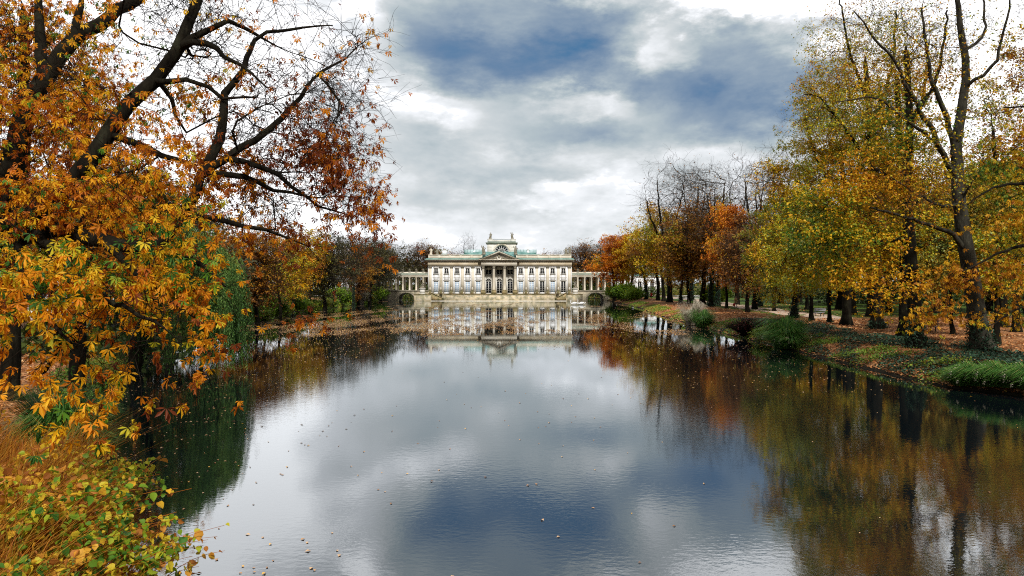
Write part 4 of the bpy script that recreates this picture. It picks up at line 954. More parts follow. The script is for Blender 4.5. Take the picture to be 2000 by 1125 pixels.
# distant white garden buildings
def white_building(pa, pb, Y, yt, ybot, label, cols=0, nw=5, cat='building', roof=COPPER):
    a, b = X(pa, Y), X(pb, Y); z1 = Z(yt, Y); z0 = float(gz((a+b)/2, Y))-.2; e = empty('garden_building', ((a+b)/2, Y, z0), 0, label, cat); O = np.array(e.location)
    def put(m, n, mt, p=e): m.V = [v-O for v in m.V]; return m.build(n, mt, p)
    H = z1-z0; ops = [(a+(b-a)*(i+.5)/nw-.6, a+(b-a)*(i+.5)/nw+.6, z0+1.2, z0+H*.72) for i in range(nw)]
    m = MB(); m.wall(a, b, z0, z1, Y, Y+.5, ops); m.box(a, a+.5, Y+.5, Y+8, z0, z1); m.box(b-.5, b, Y+.5, Y+8, z0, z1); put(m, 'wall', PLASTER)
    for o_ in ops:
        m = MB(); m.box(o_[0], o_[1], Y+.25, Y+.3, o_[2], o_[3]); w = put(m, 'window', GLASS)
        m = MB(); m.box((o_[0]+o_[1])/2-.05, (o_[0]+o_[1])/2+.05, Y+.18, Y+.24, o_[2], o_[3]); m.box(o_[0], o_[1], Y+.18, Y+.235, o_[2]+1.1, o_[2]+1.2); m.V = [v-O for v in m.V]; m.build('frame', FRAMEW, w)
    m = MB(); m.box(a-.3, b+.3, Y-.3, Y+8.3, z1, z1+.3); put(m, 'cornice', CREAM)
    m = MB(); c = (Y+4); m.add([(a-.3, Y-.3, z1+.31), (b+.3, Y-.3, z1+.31), (b+.3, Y+8.3, z1+.31), (a-.3, Y+8.3, z1+.31), (a+2, c, z1+2), (b-2, c, z1+2)], [(0, 1, 5, 4), (2, 3, 4, 5)], [(1, 2, 5), (3, 0, 4)]); put(m, 'roof', roof)
white_building(612, 690, 222, 541, 575, 'long low white building behind the trees of the left bank', nw=7)
white_building(1243, 1292, 228, 541, 578, 'white garden building behind the trees just right of the bridge', nw=4)
white_building(1196, 1232, 236, 528, 570, 'taller white building half hidden by the orange tree', nw=3)
white_building(40, 215, 74, 538, 600, 'pale building glimpsed through the big chestnut on the left', nw=7)
def white_portal():
    Y = 206; a, b = X(718, Y), X(744, Y); z0 = float(gz(a, Y)); z1 = Z(543, Y); e = empty('garden_portal', ((a+b)/2, Y, z0), 0, 'small white columned pavilion at the left end of the colonnade', 'pavilion'); O = np.array(e.location)
    for t in np.linspace(a+.4, b-.4, 4):
        m = MB(); m.lathe((t, Y, 0), [(.3, z0-.2), (.27, z0+.2), (.23, z1-.2), (.3, z1)], 10); m.V = [v-O for v in m.V]; m.build('column', PLASTER, e)
    m = MB(); m.box(a, b, Y-.4, Y+3, z1, z1+.6); m.V = [v-O for v in m.V]; m.build('lintel', PLASTER, e)
    m = MB(); m.prism([(a-.2, z1+.6), (b+.2, z1+.6), ((a+b)/2, z1+1.5)], Y-.5, Y+3.1); m.V = [v-O for v in m.V]; m.build('pediment', CREAM, e)
white_portal()

# ------------------------------------------------------------------ park tree prototypes and their copies
def cr_top(E): return np.clip((E[:, 2]-3)/8, .05, 1)
PR = {}
PR['bare1'] = proto('bare_tree', 11, 24, 6.5, 7, BRL, BARK, TWIG2, 160, .22, .36, 26, 760, dict(per=1, len=1.3, sub=1, r=.014, frac=.5, spread=.45), centre=.3)
PR['bare2'] = proto('bare_tree', 12, 22, 5.5, 6, BRL, BARK, TWIG2, 320, .22, .34, 26, 760, dict(per=1, len=1.3, sub=1, r=.014, frac=.5, spread=.45, grav=.15), centre=.35, ivy=8)
PR['dull1'] = proto('dense_tree', 13, 18, 6.8, 3, DUL, BARK, TWIG2, 12000, .34, .42, 24, 420, dict(per=3, len=1.4, sub=1, r=.013), centre=.3)
PR['dull2'] = proto('dense_tree', 14, 16, 6, 3, BRL, BARK, TWIG2, 9000, .30, .36, 24, 420, dict(per=3, len=1.4, sub=1, r=.013), centre=.25, amp=.6)
PR['orange1'] = proto('orange_tree', 15, 17, 7, 2.5, ORL, BARK, TWIG, 17000, .33, .36, 26, 380, dict(per=2, len=1.1, r=.011), centre=.5, amp=.7)
PR['orange2'] = proto('orange_tree', 16, 17, 5.6, 3.2, BRL, BARK, TWIG2, 13000, .27, .34, 26, 400, dict(per=2, len=1.1, r=.011), centre=.6, amp=.6, ivy=5)
PR['gold1'] = proto('golden_tree', 17, 18, 6, 4, YG, BARK, TWIG, 15000, .27, .34, 26, 400, dict(per=2, len=1.1, r=.011), centre=.42, amp=.6)
PR['green1'] = proto('green_tree', 18, 16, 6.5, 2.5, DGL, BARK, TWIG, 16000, .34, .36, 24, 360, dict(per=2, len=1.1, r=.011), centre=.55, amp=.7)
def ztree(px, D, kind, ytop, label, wx=1.0, group=None, rz=None):
    x = X(px, D); z = float(gz(x, D)); H = Z(ytop, D)-z; s = H/PR[kind]['H']
    nm = {'bare1': 'bare_tree', 'bare2': 'bare_tree', 'dull1': 'dull_green_tree', 'dull2': 'brown_tree', 'orange1': 'orange_tree', 'orange2': 'rust_tree', 'gold1': 'golden_tree', 'green1': 'green_tree'}[kind]
    return tree_object(nm, PR[kind], (x, D, z), label, 'tree', group, rz if rz is not None else R.random()*6.28, (s*wx, s*wx, s))
TREES = [ # px of the trunk, distance, kind, row of the top, label
 (1200, 186, 'orange1', 455, 'bright orange tree whose low crown covers the right colonnade'),
 (1262, 172, 'orange2', 440, 'rusty orange tree just right of the bright orange one'),
 (1285, 158, 'gold1', 395, 'yellow leaved tree below the tallest bare crown on the right bank', ),
 (1308, 141, 'bare1', 303, 'tall bare tree with a wide rounded top, first bare one right of the palace', 1.3),
 (1330, 133, 'orange2', 440, 'orange brown tree in front of the tall round topped bare tree'),
 (1350, 145, 'bare2', 312, 'tall bare tree with ivy on its trunk, second in the right bank row'),
 (1372, 124, 'dull2', 370, 'brown twiggy tree with ivied foot between two bare trees'),
 (1388, 112, 'bare2', 308, 'bare ivied tree standing behind the pampas clump on the right bank'),
 (1419, 104, 'orange1', 392, 'narrow orange crowned tree with dark ivied trunk on the right bank', .62),
 (1440, 122, 'bare1', 298, 'bare grey tree behind the narrow orange one'),
 (1484, 112, 'bare2', 296, 'bare thin topped tree beside the yellow green crowns'),
 (1460, 90, 'dull2', 430, 'brown tree with few leaves just left of the yellow green crowns'),
 (1525, 128, 'bare1', 270, 'bare tree top showing above the lane between orange and green crowns'),
 (1620, 118, 'green1', 400, 'dark green tree beyond the lawn, behind the first bench'),
 (1700, 125, 'gold1', 380, 'golden tree far beyond the lawn, behind the thick dark trunks'),
 (1770, 100, 'green1', 330, 'dark green tree beyond the lawn, behind the twin trunks'),
 (1850, 112, 'gold1', 300, 'golden tree beyond the second bench'),
 (1930, 90, 'green1', 330, 'dark green tree behind the leaning ivied trunk'),
 (2010, 80, 'orange2', 200, 'rusty tree at the right edge behind the yellow chestnut boughs'),
 (1560, 135, 'dull2', 350, 'brown tree far back between the lawn and the lane'),
 (2120, 75, 'gold1', 150, 'golden tree standing out past the right edge'),
 (1640, 150, 'dull1', 400, 'dull green tree at the far edge of the lawn'),
 (1790, 150, 'dull1', 380, 'dull green tree at the back of the lawn, right of the golden one'),
 (1960, 140, 'dull2', 360, 'brown tree at the far back right behind the dark green one'),
 (1512, 92, 'gold1', 430, 'golden tree with slim trunk behind the arching grass clump'),
 (1576, 98, 'gold1', 410, 'golden tree on the lawn edge, seen left of the first bench'),
 (1735, 88, 'gold1', 360, 'golden tree on the lawn between the thick trunk and the tight pair'),
 (1828, 82, 'green1', 380, 'green tree on the lawn behind the second bench'),
 (1893, 70, 'gold1', 330, 'golden tree directly behind the foot of the leaning tree'),
 (1296, 150, 'gold1', 405, 'second yellow tree behind the ivied lane, under the bare crowns'),
 (1345, 128, 'gold1', 412, 'yellowish tree in front of the bare crowns, left of the narrow orange tree'),
 (1402, 118, 'orange2', 372, 'rusty brown tree directly behind the narrow orange tree'),
 (1474, 100, 'dull2', 392, 'brown leaved tree between narrow orange tree and green crown'),
 (1232, 180, 'gold1', 446, 'yellowish tree over the shrubs right of the bridge'),
 # left bank
 (742, 196, 'dull1', 462, 'dull twiggy tree leaning over the white pavilion'),
 (722, 172, 'dull1', 452, 'large dull green tree with dark limbs left of the colonnade'),
 (700, 160, 'dull2', 470, 'small orange brown tree before the long white building'),
 (690, 140, 'bare2', 448, 'bare dark tree on the left bank behind the pale plume clump'),
 (634, 122, 'dull1', 440, 'thick forked dark tree on the left bank beside the white building'),
 (604, 118, 'gold1', 442, 'yellow leaved tree on the left bank with its crown low over the path'),
 (570, 104, 'orange2', 430, 'orange brown tree left of the yellow one on the left bank'),
 (548, 92, 'gold1', 455, 'yellow and brown tree over the green bank shrubs'),
 (520, 112, 'bare1', 400, 'bare tree behind the row of benches on the left bank'),
 (502, 80, 'dull2', 440, 'dark brown tree with upright trunk beside the willow'),
 (470, 78, 'orange2', 420, 'rusty tree hidden behind the weeping willow'),
 (400, 84, 'dull1', 380, 'dull green tree behind the willow top'),
 (300, 74, 'green1', 380, 'dark green tree behind the chestnut boughs on the left'),
 (200, 64, 'dull2', 350, 'brown tree seen through the chestnut, in front of the pale building'),
 (335, 50, 'dull1', 350, 'dull green tree close behind the weeping willow'),
 (245, 45, 'green1', 330, 'dark green tree on the left bank between willow and second chestnut'),
 (80, 60, 'green1', 350, 'dark green tree at the far left behind the chestnut trunk'),
 (-60, 55, 'dull1', 250, 'dull green tree beyond the left edge of the view'),
 (650, 200, 'dull1', 450, 'dull green tree behind the long white building'),
 (580, 190, 'bare1', 430, 'bare tree far behind the left bank trees'),
 # beyond the palace
 (705, 238, 'bare2', 458, 'bare tree beyond the left end of the colonnade'),
 (735, 242, 'dull1', 464, 'dull green tree beyond the first columns of the left colonnade'),
 (762, 240, 'bare2', 466, 'dark bare tree with arching limbs behind the left colonnade'),
 (790, 246, 'dull1', 472, 'dull green tree behind the middle of the left colonnade'),
 (812, 243, 'bare2', 470, 'bare tree behind the right half of the left colonnade'),
 (830, 250, 'dull2', 466, 'reddish brown tree next to the palace left corner'),
 (852, 256, 'green1', 484, 'dark treetop behind the left parapet statues'),
 (884, 262, 'dull2', 485, 'low brown treetop behind the white chimney'),
 (915, 262, 'bare1', 456, 'small round bare tree rising behind the palace roof left of the belvedere'),
 (1062, 262, 'dull2', 487, 'low brown treetops behind the right roof slope'),
 (1088, 258, 'bare2', 483, 'low bare treetop behind the right parapet'),
 (1118, 246, 'bare2', 474, 'bare tree behind the right corner of the palace'),
 (1140, 242, 'dull2', 466, 'brown bare tree behind the start of the right colonnade'),
 (1160, 246, 'dull1', 470, 'dull green tree behind the middle of the right colonnade'),
 (1182, 240, 'bare2', 464, 'bare tree behind the orange tree and right colonnade'),
 (1215, 215, 'dull2', 450, 'brown tree behind the bright orange tree'),
]
for t in TREES: ztree(*t)
# a far belt of woodland that reads as one mass, behind everything
def far_belt():
    rng = np.random.default_rng(50); P = []
    a = rng.random(26000)*2.2-1.1; D = 300+rng.random(26000)*90; x = D*np.tan(a*.8); 
    top = 13+3*np.sin(a*23)+2*np.sin(a*61+2)+2*np.sin(a*131); z = 1+top*rng.random(26000)**.8
    P = np.stack([x, D, z], 1); V, Q, o = leaves(rng, P, 1.9, T_quad); v = clumpv(rng, P, .05, .2, .4, .7)
    tag(obj('distant_woods', raw_mesh('distant_woods', V, [Q], DUL, var=v[o])), 'mass of brown and olive woodland far behind the palace', 'woodland', kind='stuff')
    P = []
    for (xa, ya, xb, yb, w, h) in ((34, 205, 130, 120, 6, 4), (-44, 232, -110, 150, 6, 5), (-46, 240, 46, 240, 4, 7), (-40, 250, 40, 250, 6, 5), (60, 130, 120, 60, 6, 4.5), (-48, 120, -75, 60, 5, 3.5), (-25, 38, -38, 74, 4, 2.6)):
        n = int(np.hypot(xb-xa, yb-ya)*110); t = rng.random(n); x = xa+(xb-xa)*t+rng.normal(size=n)*w*.4; y = ya+(yb-ya)*t+rng.normal(size=n)*w*.4
        hh = h*(.6+.4*np.sin(t*37)*np.sin(t*91+1)); P.append(np.stack([x, y, gz(x, y)+rng.random(n)**.8*hh], 1))
    P = np.vstack(P); V, Q, o = leaves(rng, P, .6, T_quad); v = clumpv(rng, P, .12, .2, .5, .8)
    tag(obj('undergrowth', raw_mesh('undergrowth', V, [Q], DGL, var=v[o])), 'dark green undergrowth filling the ground beneath the far park trees', 'undergrowth', kind='stuff')
far_belt()

# ------------------------------------------------------------------ the near trees of the right bank
def B(px, py, rx, ry, D, rd): return (X(px, D), D, Z(py, D), rx*D/F, rd, ry*D/F)
def near_tree(name, seed, trunk, r0, r1, limbs, blobs, n1, n2, mat, nleaf, size, label, base=None, ivy=0, tw=None, lf=None, bark=BARK, tmpl=T_simple, twm=None):
    """trunk and limbs as lists of (px, py, D); limbs: (points, r0, r1). Built in world space, then moved to its base"""
    rng = np.random.default_rng(seed); sk = Skel(rng)
    bx, by = X(trunk[0][0], trunk[0][2]), trunk[0][2]; bz = float(gz(bx, by)); O = np.array([bx, by, bz])
    pts = [np.array([0, 0, -.3])]+[V3(*q)-O for q in trunk[1:]]
    pts.insert(1, np.array([0, 0, .25])); tr = sk.poly(pts, r0, r1, seg=.45, wob=.03)
    sk.r[0] = r0*1.7; sk.r[1] = r0*1.35
    if len(tr) > 3: sk.r[2] = r0*1.12
    for (lp, a, b) in limbs:
        p0 = V3(*lp[0])-O; sk.poly([V3(*q)-O for q in lp[1:]], a, b, par=sk.nearest(p0), seg=.45, wob=.10)
    bl = [(b[0]-O[0], b[1]-O[1], b[2]-O[2], b[3], b[4], b[5]) for b in blobs]
    T = in_blobs(rng, bl, n1+n2, .5); T = T[T[:, 2] > (3.3 if by > 45 and name != 'green_yellow_tree' else 1.4)]
    sk.connect(T[:n1], .55, .5, .12, .5); sk.connect(T[n1:], .4, .9, .16, .4)
    t = dict(frac=.8, per=2, len=.8, spread=.8, r=.006, maxr=.022); t.update(tw or {})
    l = dict(n=nleaf, size=size, jit=.10, tmpl=tmpl, rnd=.22, centre=.62, amp=.6, cs=.45); l.update(lf or {})
    if 'pdens' in l:
        f = l['pdens']
        def dn(E):
            W = E+O; px = 1000+W[:, 0]/W[:, 1]*F; py = HY-(W[:, 2]-CZ)/W[:, 1]*F; return np.maximum(f(px, py, W), 1e-4)
        l['dens'] = dn
    parts = tree_meshes(name, rng, sk, mat, bark, twm or TWIG, .045, t, l, tip=.006)
    if ivy:
        k = [0, 1]+tr[2::2]; k = [i for i in k if sk.p[i][2] < ivy]
        V, Q, v = ivy_on(rng, [sk.p[i] for i in k], [sk.r[i] for i in k], 110, .13); parts['ivy'] = raw_mesh(name+'_ivy', V, [Q], IVY, var=v)
    return tree_object(name, parts, tuple(O), label)
# A: trees round x 1480-1720, the big yellow-green and orange mass
near_tree('golden_tree', 101, [(1653, 640, 61), (1655, 520, 61), (1652, 400, 61), (1640, 290, 61)], .42, .16,
    [([(1655, 470, 61), (1610, 440, 57), (1560, 425, 54)], .14, .05), ([(1652, 400, 61), (1600, 320, 59), (1575, 240, 60)], .16, .05), ([(1652, 380, 61), (1700, 270, 63), (1720, 170, 64)], .16, .05)],
    [B(1565, 400, 80, 90, 57, 4), B(1540, 500, 85, 75, 55, 4), B(1600, 560, 85, 60, 57, 4), B(1600, 300, 80, 90, 60, 4.5), B(1620, 190, 55, 70, 61, 4), B(1690, 300, 60, 100, 62, 4), B(1505, 345, 30, 30, 58, 2)],
    45, 1000, YG, 56000, .155, 'golden yellow tree whose crown makes the left edge of the near right bank foliage', tw=dict(len=.9))
near_tree('green_yellow_tree', 102, [(1551, 624, 74), (1552, 560, 74), (1545, 480, 74)], .34, .14,
    [([(1548, 500, 74), (1510, 440, 72), (1490, 400, 71)], .12, .04)],
    [B(1520, 540, 60, 60, 70, 3.5), B(1500, 470, 45, 60, 72, 3), B(1560, 430, 60, 70, 73, 3.5), B(1480, 500, 30, 30, 70, 2.5)],
    30, 560, YG, 27000, .165, 'small green and yellow tree on the ivy bank, left of the first bench', ivy=2.2, lf=dict(centre=.72))
near_tree('tall_sparse_tree', 103, [(1713, 647, 56), (1712, 540, 56), (1706, 400, 56), (1700, 260, 56), (1690, 120, 56)], .48, .16,
    [([(1704, 330, 56), (1650, 250, 54), (1600, 190, 53), (1570, 185, 53)], .15, .04), ([(1700, 260, 56), (1740, 140, 57), (1750, 20, 58)], .17, .06), ([(1698, 210, 56), (1660, 100, 55), (1640, 0, 55)], .14, .05)],
    [B(1650, 170, 85, 90, 55, 4.5), B(1640, 60, 65, 70, 55, 4), B(1720, 60, 70, 100, 57, 4.5), B(1590, 230, 55, 70, 54, 3.5), B(1720, 250, 70, 90, 57, 4.5), B(1700, 380, 70, 70, 57, 4), B(1620, 110, 30, 30, 54, 2)],
    45, 900, YG, 25000, .145, 'tall tree with thin golden leaves against the sky and a thick straight trunk', tw=dict(len=.95, sub=1), lf=dict(centre=.5, pdens=lambda px, py, W: np.clip((py+60)/260, .2, 1)*np.clip(1.5-abs(px-1650)/140, .3, 1)), ivy=.9)
near_tree('dark_twin_tree', 104, [(1766, 663, 48), (1768, 560, 48), (1762, 430, 48), (1758, 300, 48), (1752, 150, 48)], .40, .15,
    [([(1762, 420, 48), (1720, 330, 46), (1690, 260, 45)], .13, .04), ([(1758, 300, 48), (1800, 200, 49), (1815, 80, 50)], .14, .05)],
    [B(1740, 330, 90, 90, 46, 4), B(1760, 180, 80, 80, 48, 4), B(1780, 50, 80, 80, 49, 4), B(1700, 460, 80, 80, 46, 4), B(1790, 420, 60, 80, 46, 3.5)],
    40, 800, YG, 30000, .145, 'dark rough trunked tree standing tight behind the ivied trunk, left one of the pair', lf=dict(centre=.48, pdens=lambda px, py, W: np.clip((py+20)/300, .12, 1)))
near_tree('ivied_tree', 105, [(1789, 683, 41), (1786, 600, 41), (1779, 500, 41), (1772, 380, 41), (1776, 240, 41), (1770, 100, 41)], .42, .15,
    [([(1783, 470, 41), (1740, 470, 38), (1680, 482, 36)], .11, .03), ([(1783, 520, 41), (1740, 545, 38), (1700, 560, 37)], .10, .03), ([(1772, 380, 41), (1710, 330, 39), (1640, 345, 37)], .11, .03), ([(1776, 240, 41), (1830, 150, 42), (1850, 20, 43)], .13, .05)],
    [B(1650, 480, 90, 80, 38, 3.5), B(1620, 400, 75, 70, 38, 3), B(1720, 560, 70, 50, 37, 3), B(1730, 250, 100, 90, 40, 3.5), B(1800, 120, 90, 110, 42, 4), B(1690, 350, 90, 70, 38, 3)],
    40, 800, YC, 15000, .175, 'big tree with ivied foot, right one of the tight pair, boughs over the bank', ivy=2.6, lf=dict(centre=.62, pdens=lambda px, py, W: np.clip((py-60)/360, .06, 1)))
# B: the leaning, sparsely leaved tree with grey bark
near_tree('leaning_tree', 106, [(1918, 690, 39), (1912, 640, 39), (1900, 560, 39), (1888, 490, 39), (1878, 430, 39), (1873, 384, 39), (1869, 320, 39), (1868, 277, 39), (1877, 220, 39), (1886, 142, 39), (1884, 100, 39), (1877, 64, 39), (1870, 0, 39), (1862, -60, 39)], .52, .10,
    [([(1888, 174, 39), (1902, 156, 38.6), (1937, 131, 38), (1962, 60, 37.5), (1975, -20, 37)], .10, .04), ([(1886, 103, 39), (1923, 64, 39.5), (1921, 20, 40), (1915, -40, 40)], .09, .04),
     ([(1870, 300, 39), (1841, 213, 38.6), (1820, 149, 38), (1809, 89, 38), (1800, 20, 38)], .17, .05), ([(1872, 345, 39), (1841, 302, 38.3), (1813, 242, 37.6), (1774, 178, 37), (1749, 124, 36.6), (1710, 78, 36), (1667, 21, 35.5)], .17, .03),
     ([(1845, 310, 38.4), (1820, 270, 37.5), (1770, 235, 36.8), (1728, 199, 36.4), (1680, 190, 36), (1632, 199, 35.6)], .10, .025), ([(1882, 489, 39), (1851, 453, 38.4), (1809, 436, 37.6), (1760, 420, 37), (1700, 405, 36)], .15, .04),
     ([(1875, 400, 39), (1830, 400, 37.6), (1790, 380, 36.8), (1740, 345, 36)], .10, .03), ([(1874, 400, 39), (1900, 350, 38), (1925, 330, 37), (1960, 335, 36)], .07, .03)],
    [B(1800, 100, 110, 110, 37.5, 3.5), B(1720, 110, 90, 90, 36.5, 3), B(1920, 60, 80, 110, 38.5, 3.5), B(1700, 210, 80, 50, 36.5, 3), B(1780, 300, 100, 90, 37.5, 3), B(1740, 400, 110, 60, 37, 3), B(1930, 230, 60, 80, 38.5, 3), B(1840, 350, 60, 70, 37, 3)],
    45, 750, YG, 6500, .15, 'large leaning tree with grey bark, ivied foot and forked sparse crown near the right edge', bark=BARK2, ivy=2.4, tw=dict(len=.7, sub=1, frac=.7), lf=dict(centre=.50, pdens=lambda px, py, W: np.clip((py+30)/300, .15, 1)), twm=TWIG2)
# C: yellow chestnut, boughs entering from the right
near_tree('yellow_chestnut', 107, [(2100, 700, 33), (2095, 560, 33), (2085, 420, 33), (2080, 260, 33)], .36, .14,
    [([(2090, 500, 33), (2010, 480, 32), (1940, 500, 31), (1880, 530, 30.5)], .11, .03), ([(2090, 560, 33), (2020, 590, 31), (1960, 620, 30), (1920, 640, 29.5)], .08, .02), ([(2085, 400, 33), (2000, 360, 32), (1930, 370, 31), (1890, 400, 31)], .11, .03), ([(2080, 300, 33), (2020, 220, 33), (1960, 210, 33)], .10, .03)],
    [B(1965, 520, 60, 60, 31.5, 2.2), B(1850, 600, 60, 34, 31, 1.6), B(1970, 600, 80, 50, 30.5, 2), B(1800, 620, 36, 16, 31, 1.0), B(1970, 420, 60, 60, 32, 2.4), B(1985, 320, 70, 60, 33, 2.5), B(2050, 450, 90, 200, 33, 3), B(1840, 668, 24, 22, 31, .7), B(1850, 545, 40, 26, 31.5, 1.2)],
    34, 520, YC, 3900, .17, 'yellow and green chestnut boughs reaching in from the right edge over the leafy bank', tw=dict(len=.5, per=2), lf=dict(tmpl=T_palm, hang=True, centre=.60, amp=.9, jit=.06))
near_tree('green_chestnut', 108, [(1860, 667, 50), (1858, 620, 50), (1856, 560, 50), (1850, 470, 50)], .13, .06, [],
    [B(1880, 470, 70, 80, 50, 3), B(1840, 560, 60, 50, 49, 2.5), B(1900, 380, 60, 60, 50, 2.8), B(1820, 520, 50, 40, 49, 2), B(1930, 560, 60, 50, 48, 2.5)],
    24, 340, DGL, 15000, .20, 'green leaved young tree with thin straight trunk between the ivied pair and the leaning tree', lf=dict(centre=.78, amp=.6))
near_tree('gold_backdrop_tree', 109, [(1960, 640, 56), (1958, 520, 56), (1950, 400, 56), (1940, 260, 56)], .34, .12, [],
    [B(1940, 330, 90, 100, 56, 4), B(1960, 200, 80, 90, 57, 4), B(1900, 430, 80, 60, 55, 4), B(2020, 100, 60, 80, 57, 4)],
    30, 600, YG, 15000, .19, 'orange and golden tree behind the leaning grey tree at the right edge', lf=dict(centre=.38))
near_tree('fir_like_slim_tree', 110, [(1620, 637, 64), (1619, 560, 64), (1617, 480, 64), (1610, 380, 64)], .17, .08, [],
    [B(1615, 460, 50, 50, 64, 3), B(1600, 370, 50, 60, 64, 3), B(1625, 290, 40, 60, 64, 3)],
    20, 260, YG, 7000, .2, 'slim straight young tree between the first bench and the thick trunks', lf=dict(centre=.6), ivy=.5)
# extra trunks standing in the grove, with crowns lost in the mass above
for i, (px, D, r, top, lab, w) in enumerate([(1585, 69, .22, 480, 'slim grey trunked tree that partly hides the first bench', 40), (1667, 80, .30, 430, 'dark trunk tree just right of the thick dark one, further from the water', 50),
      (1699, 76, .36, 430, 'greenish trunked tree directly left of the straight thick trunk', 50), (1947, 41, .18, 520, 'short dark straight tree at the foot of the leaning tree', 40),
      (1640, 96, .5, 420, 'dark thick tree behind the first bench', 50), (1985, 52, .3, 430, 'dark trunked tree at the right edge behind the leafy bank', 60)]):
    near_tree('grove_tree', 120+i, [(px, HY+(CZ-1.15)*F/D, D), (px-1, (640+top)/2, D), (px-3, top, D)], r, r*.45, [], [B(px, top-30, w, 60, D, 3), B(px-20, top+20, w*.8, 40, D, 3)],
        16, 160, YG if i % 2 else DGL, 5000, .2, lab, lf=dict(centre=.5))

# ------------------------------------------------------------------ the great chestnut on the left
def chestnut():
    rng = np.random.default_rng(201); sk = Skel(rng)
    bx, by = -15.2, 16.5; bz = float(gz(bx, by)); O = np.array([bx, by, bz])
    P = lambda *q: V3(*q)-O
    tr = sk.poly([(0, 0, -.4), (0, 0, .3), (.3, -.1, 1.6), P(-110, 560, 16.0), P(-60, 500, 15.6)], .58, .44, seg=.4, wob=.03); sk.r[0] = .9; sk.r[1] = .75
    def limb(pts, a, b, wob=.06): return sk.poly([P(*q) for q in pts[1:]], a, b, par=sk.nearest(P(*pts[0])), seg=.32, wob=wob)
    limb([(-60, 500, 15.6), (4, 382, 15.6), (23, 325, 15.8), (50, 210, 16.4), (88, 153, 17), (145, 76, 17.6), (191, 50, 18), (229, 19, 18.4), (264, 0, 18.8), (330, -50, 19)], .27, .13)
    limb([(-60, 500, 15.6), (20, 440, 15.2), (115, 382, 15), (168, 325, 15), (214, 260, 15.2), (248, 206, 15.4), (302, 157, 15.8), (344, 99, 16), (367, 50, 16.3), (386, 0, 16.6), (400, -60, 17)], .235, .10)
    limb([(-60, 500, 15.6), (88, 450, 14.6), (200, 472, 14), (306, 484, 13.6), (340, 440, 13.8), (352, 420, 14), (382, 382, 14.2), (394, 340, 14.4), (440, 306, 14.6), (497, 275, 15), (554, 229, 15.4), (585, 191, 15.8), (619, 145, 16.2), (673, 115, 16.6), (719, 76, 17)], .22, .012)
    limb([(394, 345, 14.4), (428, 275, 14.9), (436, 214, 15.2), (440, 183, 15.5), (474, 134, 15.9), (497, 80, 16.4), (554, 57, 16.8), (650, 50, 17.4)], .11, .018)
    limb([(344, 99, 16), (355, 92, 16), (401, 61, 16.2), (447, 40, 16.4), (482, 57, 16.8), (540, 90, 17.2)], .10, .02)
    limb([(352, 90, 16), (375, 82, 15.8), (405, 84, 15.6), (440, 111, 15.4), (470, 126, 15.2), (520, 170, 15)], .08, .02)
    limb([(302, 157, 15.8), (317, 160, 15.6), (363, 155, 15.3), (405, 168, 15.2), (440, 190, 15.2), (500, 190, 15)], .07, .02)
    limb([(305, 158, 15.8), (317, 168, 15.9), (336, 191, 16), (344, 229, 16), (363, 260, 16.2), (400, 240, 16.5)], .06, .02)
    limb([(394, 336, 14.4), (430, 340, 14.6), (478, 344, 14.9), (535, 371, 15.4), (631, 386, 16)], .07, .015)
    limb([(214, 262, 15.2), (229, 268, 15.2), (275, 283, 14.8), (317, 306, 14.6), (382, 325, 14.4)], .08, .05)
    limb([(145, 78, 17.6), (150, 40, 17.8), (160, -20, 18)], .10, .05); limb([(88, 153, 17), (80, 80, 17.5), (75, 0, 18)], .16, .08)
    limb([(40, 440, 15), (150, 540, 12.6), (240, 600, 11.4), (320, 640, 10.8)], .13, .02); limb([(200, 472, 14), (300, 560, 12.4), (380, 620, 12)], .09, .02)
    limb([(20, 480, 15), (60, 580, 11.6), (140, 670, 10.3)], .10, .02); limb([(310, 484, 13.6), (400, 520, 13), (440, 560, 12.7)], .08, .02); limb([(431, 305, 14.6), (520, 330, 14.6), (620, 400, 15), (680, 420, 15.4)], .06, .015)
    limb([(352, 425, 14), (430, 430, 14), (520, 450, 14.2), (600, 480, 14.6)], .07, .015)
    # crown regions: photo ellipse, distance, half depth, weight
    bl = [B(60, 80, 150, 130, 18, 3), B(60, 260, 150, 130, 16, 3), B(200, 180, 130, 110, 16.5, 3), B(80, 430, 160, 110, 14, 2.6), B(260, 340, 120, 80, 14.8, 2.4), B(200, 560, 180, 80, 12, 2), B(320, 630, 50, 70, 11.4, 1.0), B(120, 650, 130, 60, 10.8, 1.2),
          B(250, 700, 50, 35, 10.6, .6), B(340, 460, 90, 80, 13, 2), B(460, 230, 140, 110, 15.6, 2.6), B(560, 130, 130, 100, 16.5, 2.6), B(600, 290, 130, 100, 15.4, 2.4), B(540, 400, 110, 50, 14.8, 2), B(660, 390, 75, 40, 15.6, 1.4), B(680, 90, 50, 50, 17, 1.4), B(660, 220, 70, 90, 16, 1.8),
          B(380, 60, 120, 90, 17, 2.5), B(380, 560, 25, 50, 12.6, .8), B(-60, 300, 120, 260, 15.5, 3), B(400, -60, 220, 60, 17.5, 3), B(60, 560, 120, 70, 12, 2)]
    bl = [(b[0]-O[0], b[1]-O[1], b[2]-O[2], b[3], b[4], b[5]) for b in bl]
    T = np.vstack([in_blobs(rng, bl, 1750, .6), in_blobs(rng, bl[12:19], 650, .8)])
    W = T+O; px = 1000+W[:, 0]/W[:, 1]*F; py = HY-(W[:, 2]-CZ)/W[:, 1]*F
    T = T[(px < 745) & ~((px > 380) & (py > 440)) & (py < 735)]
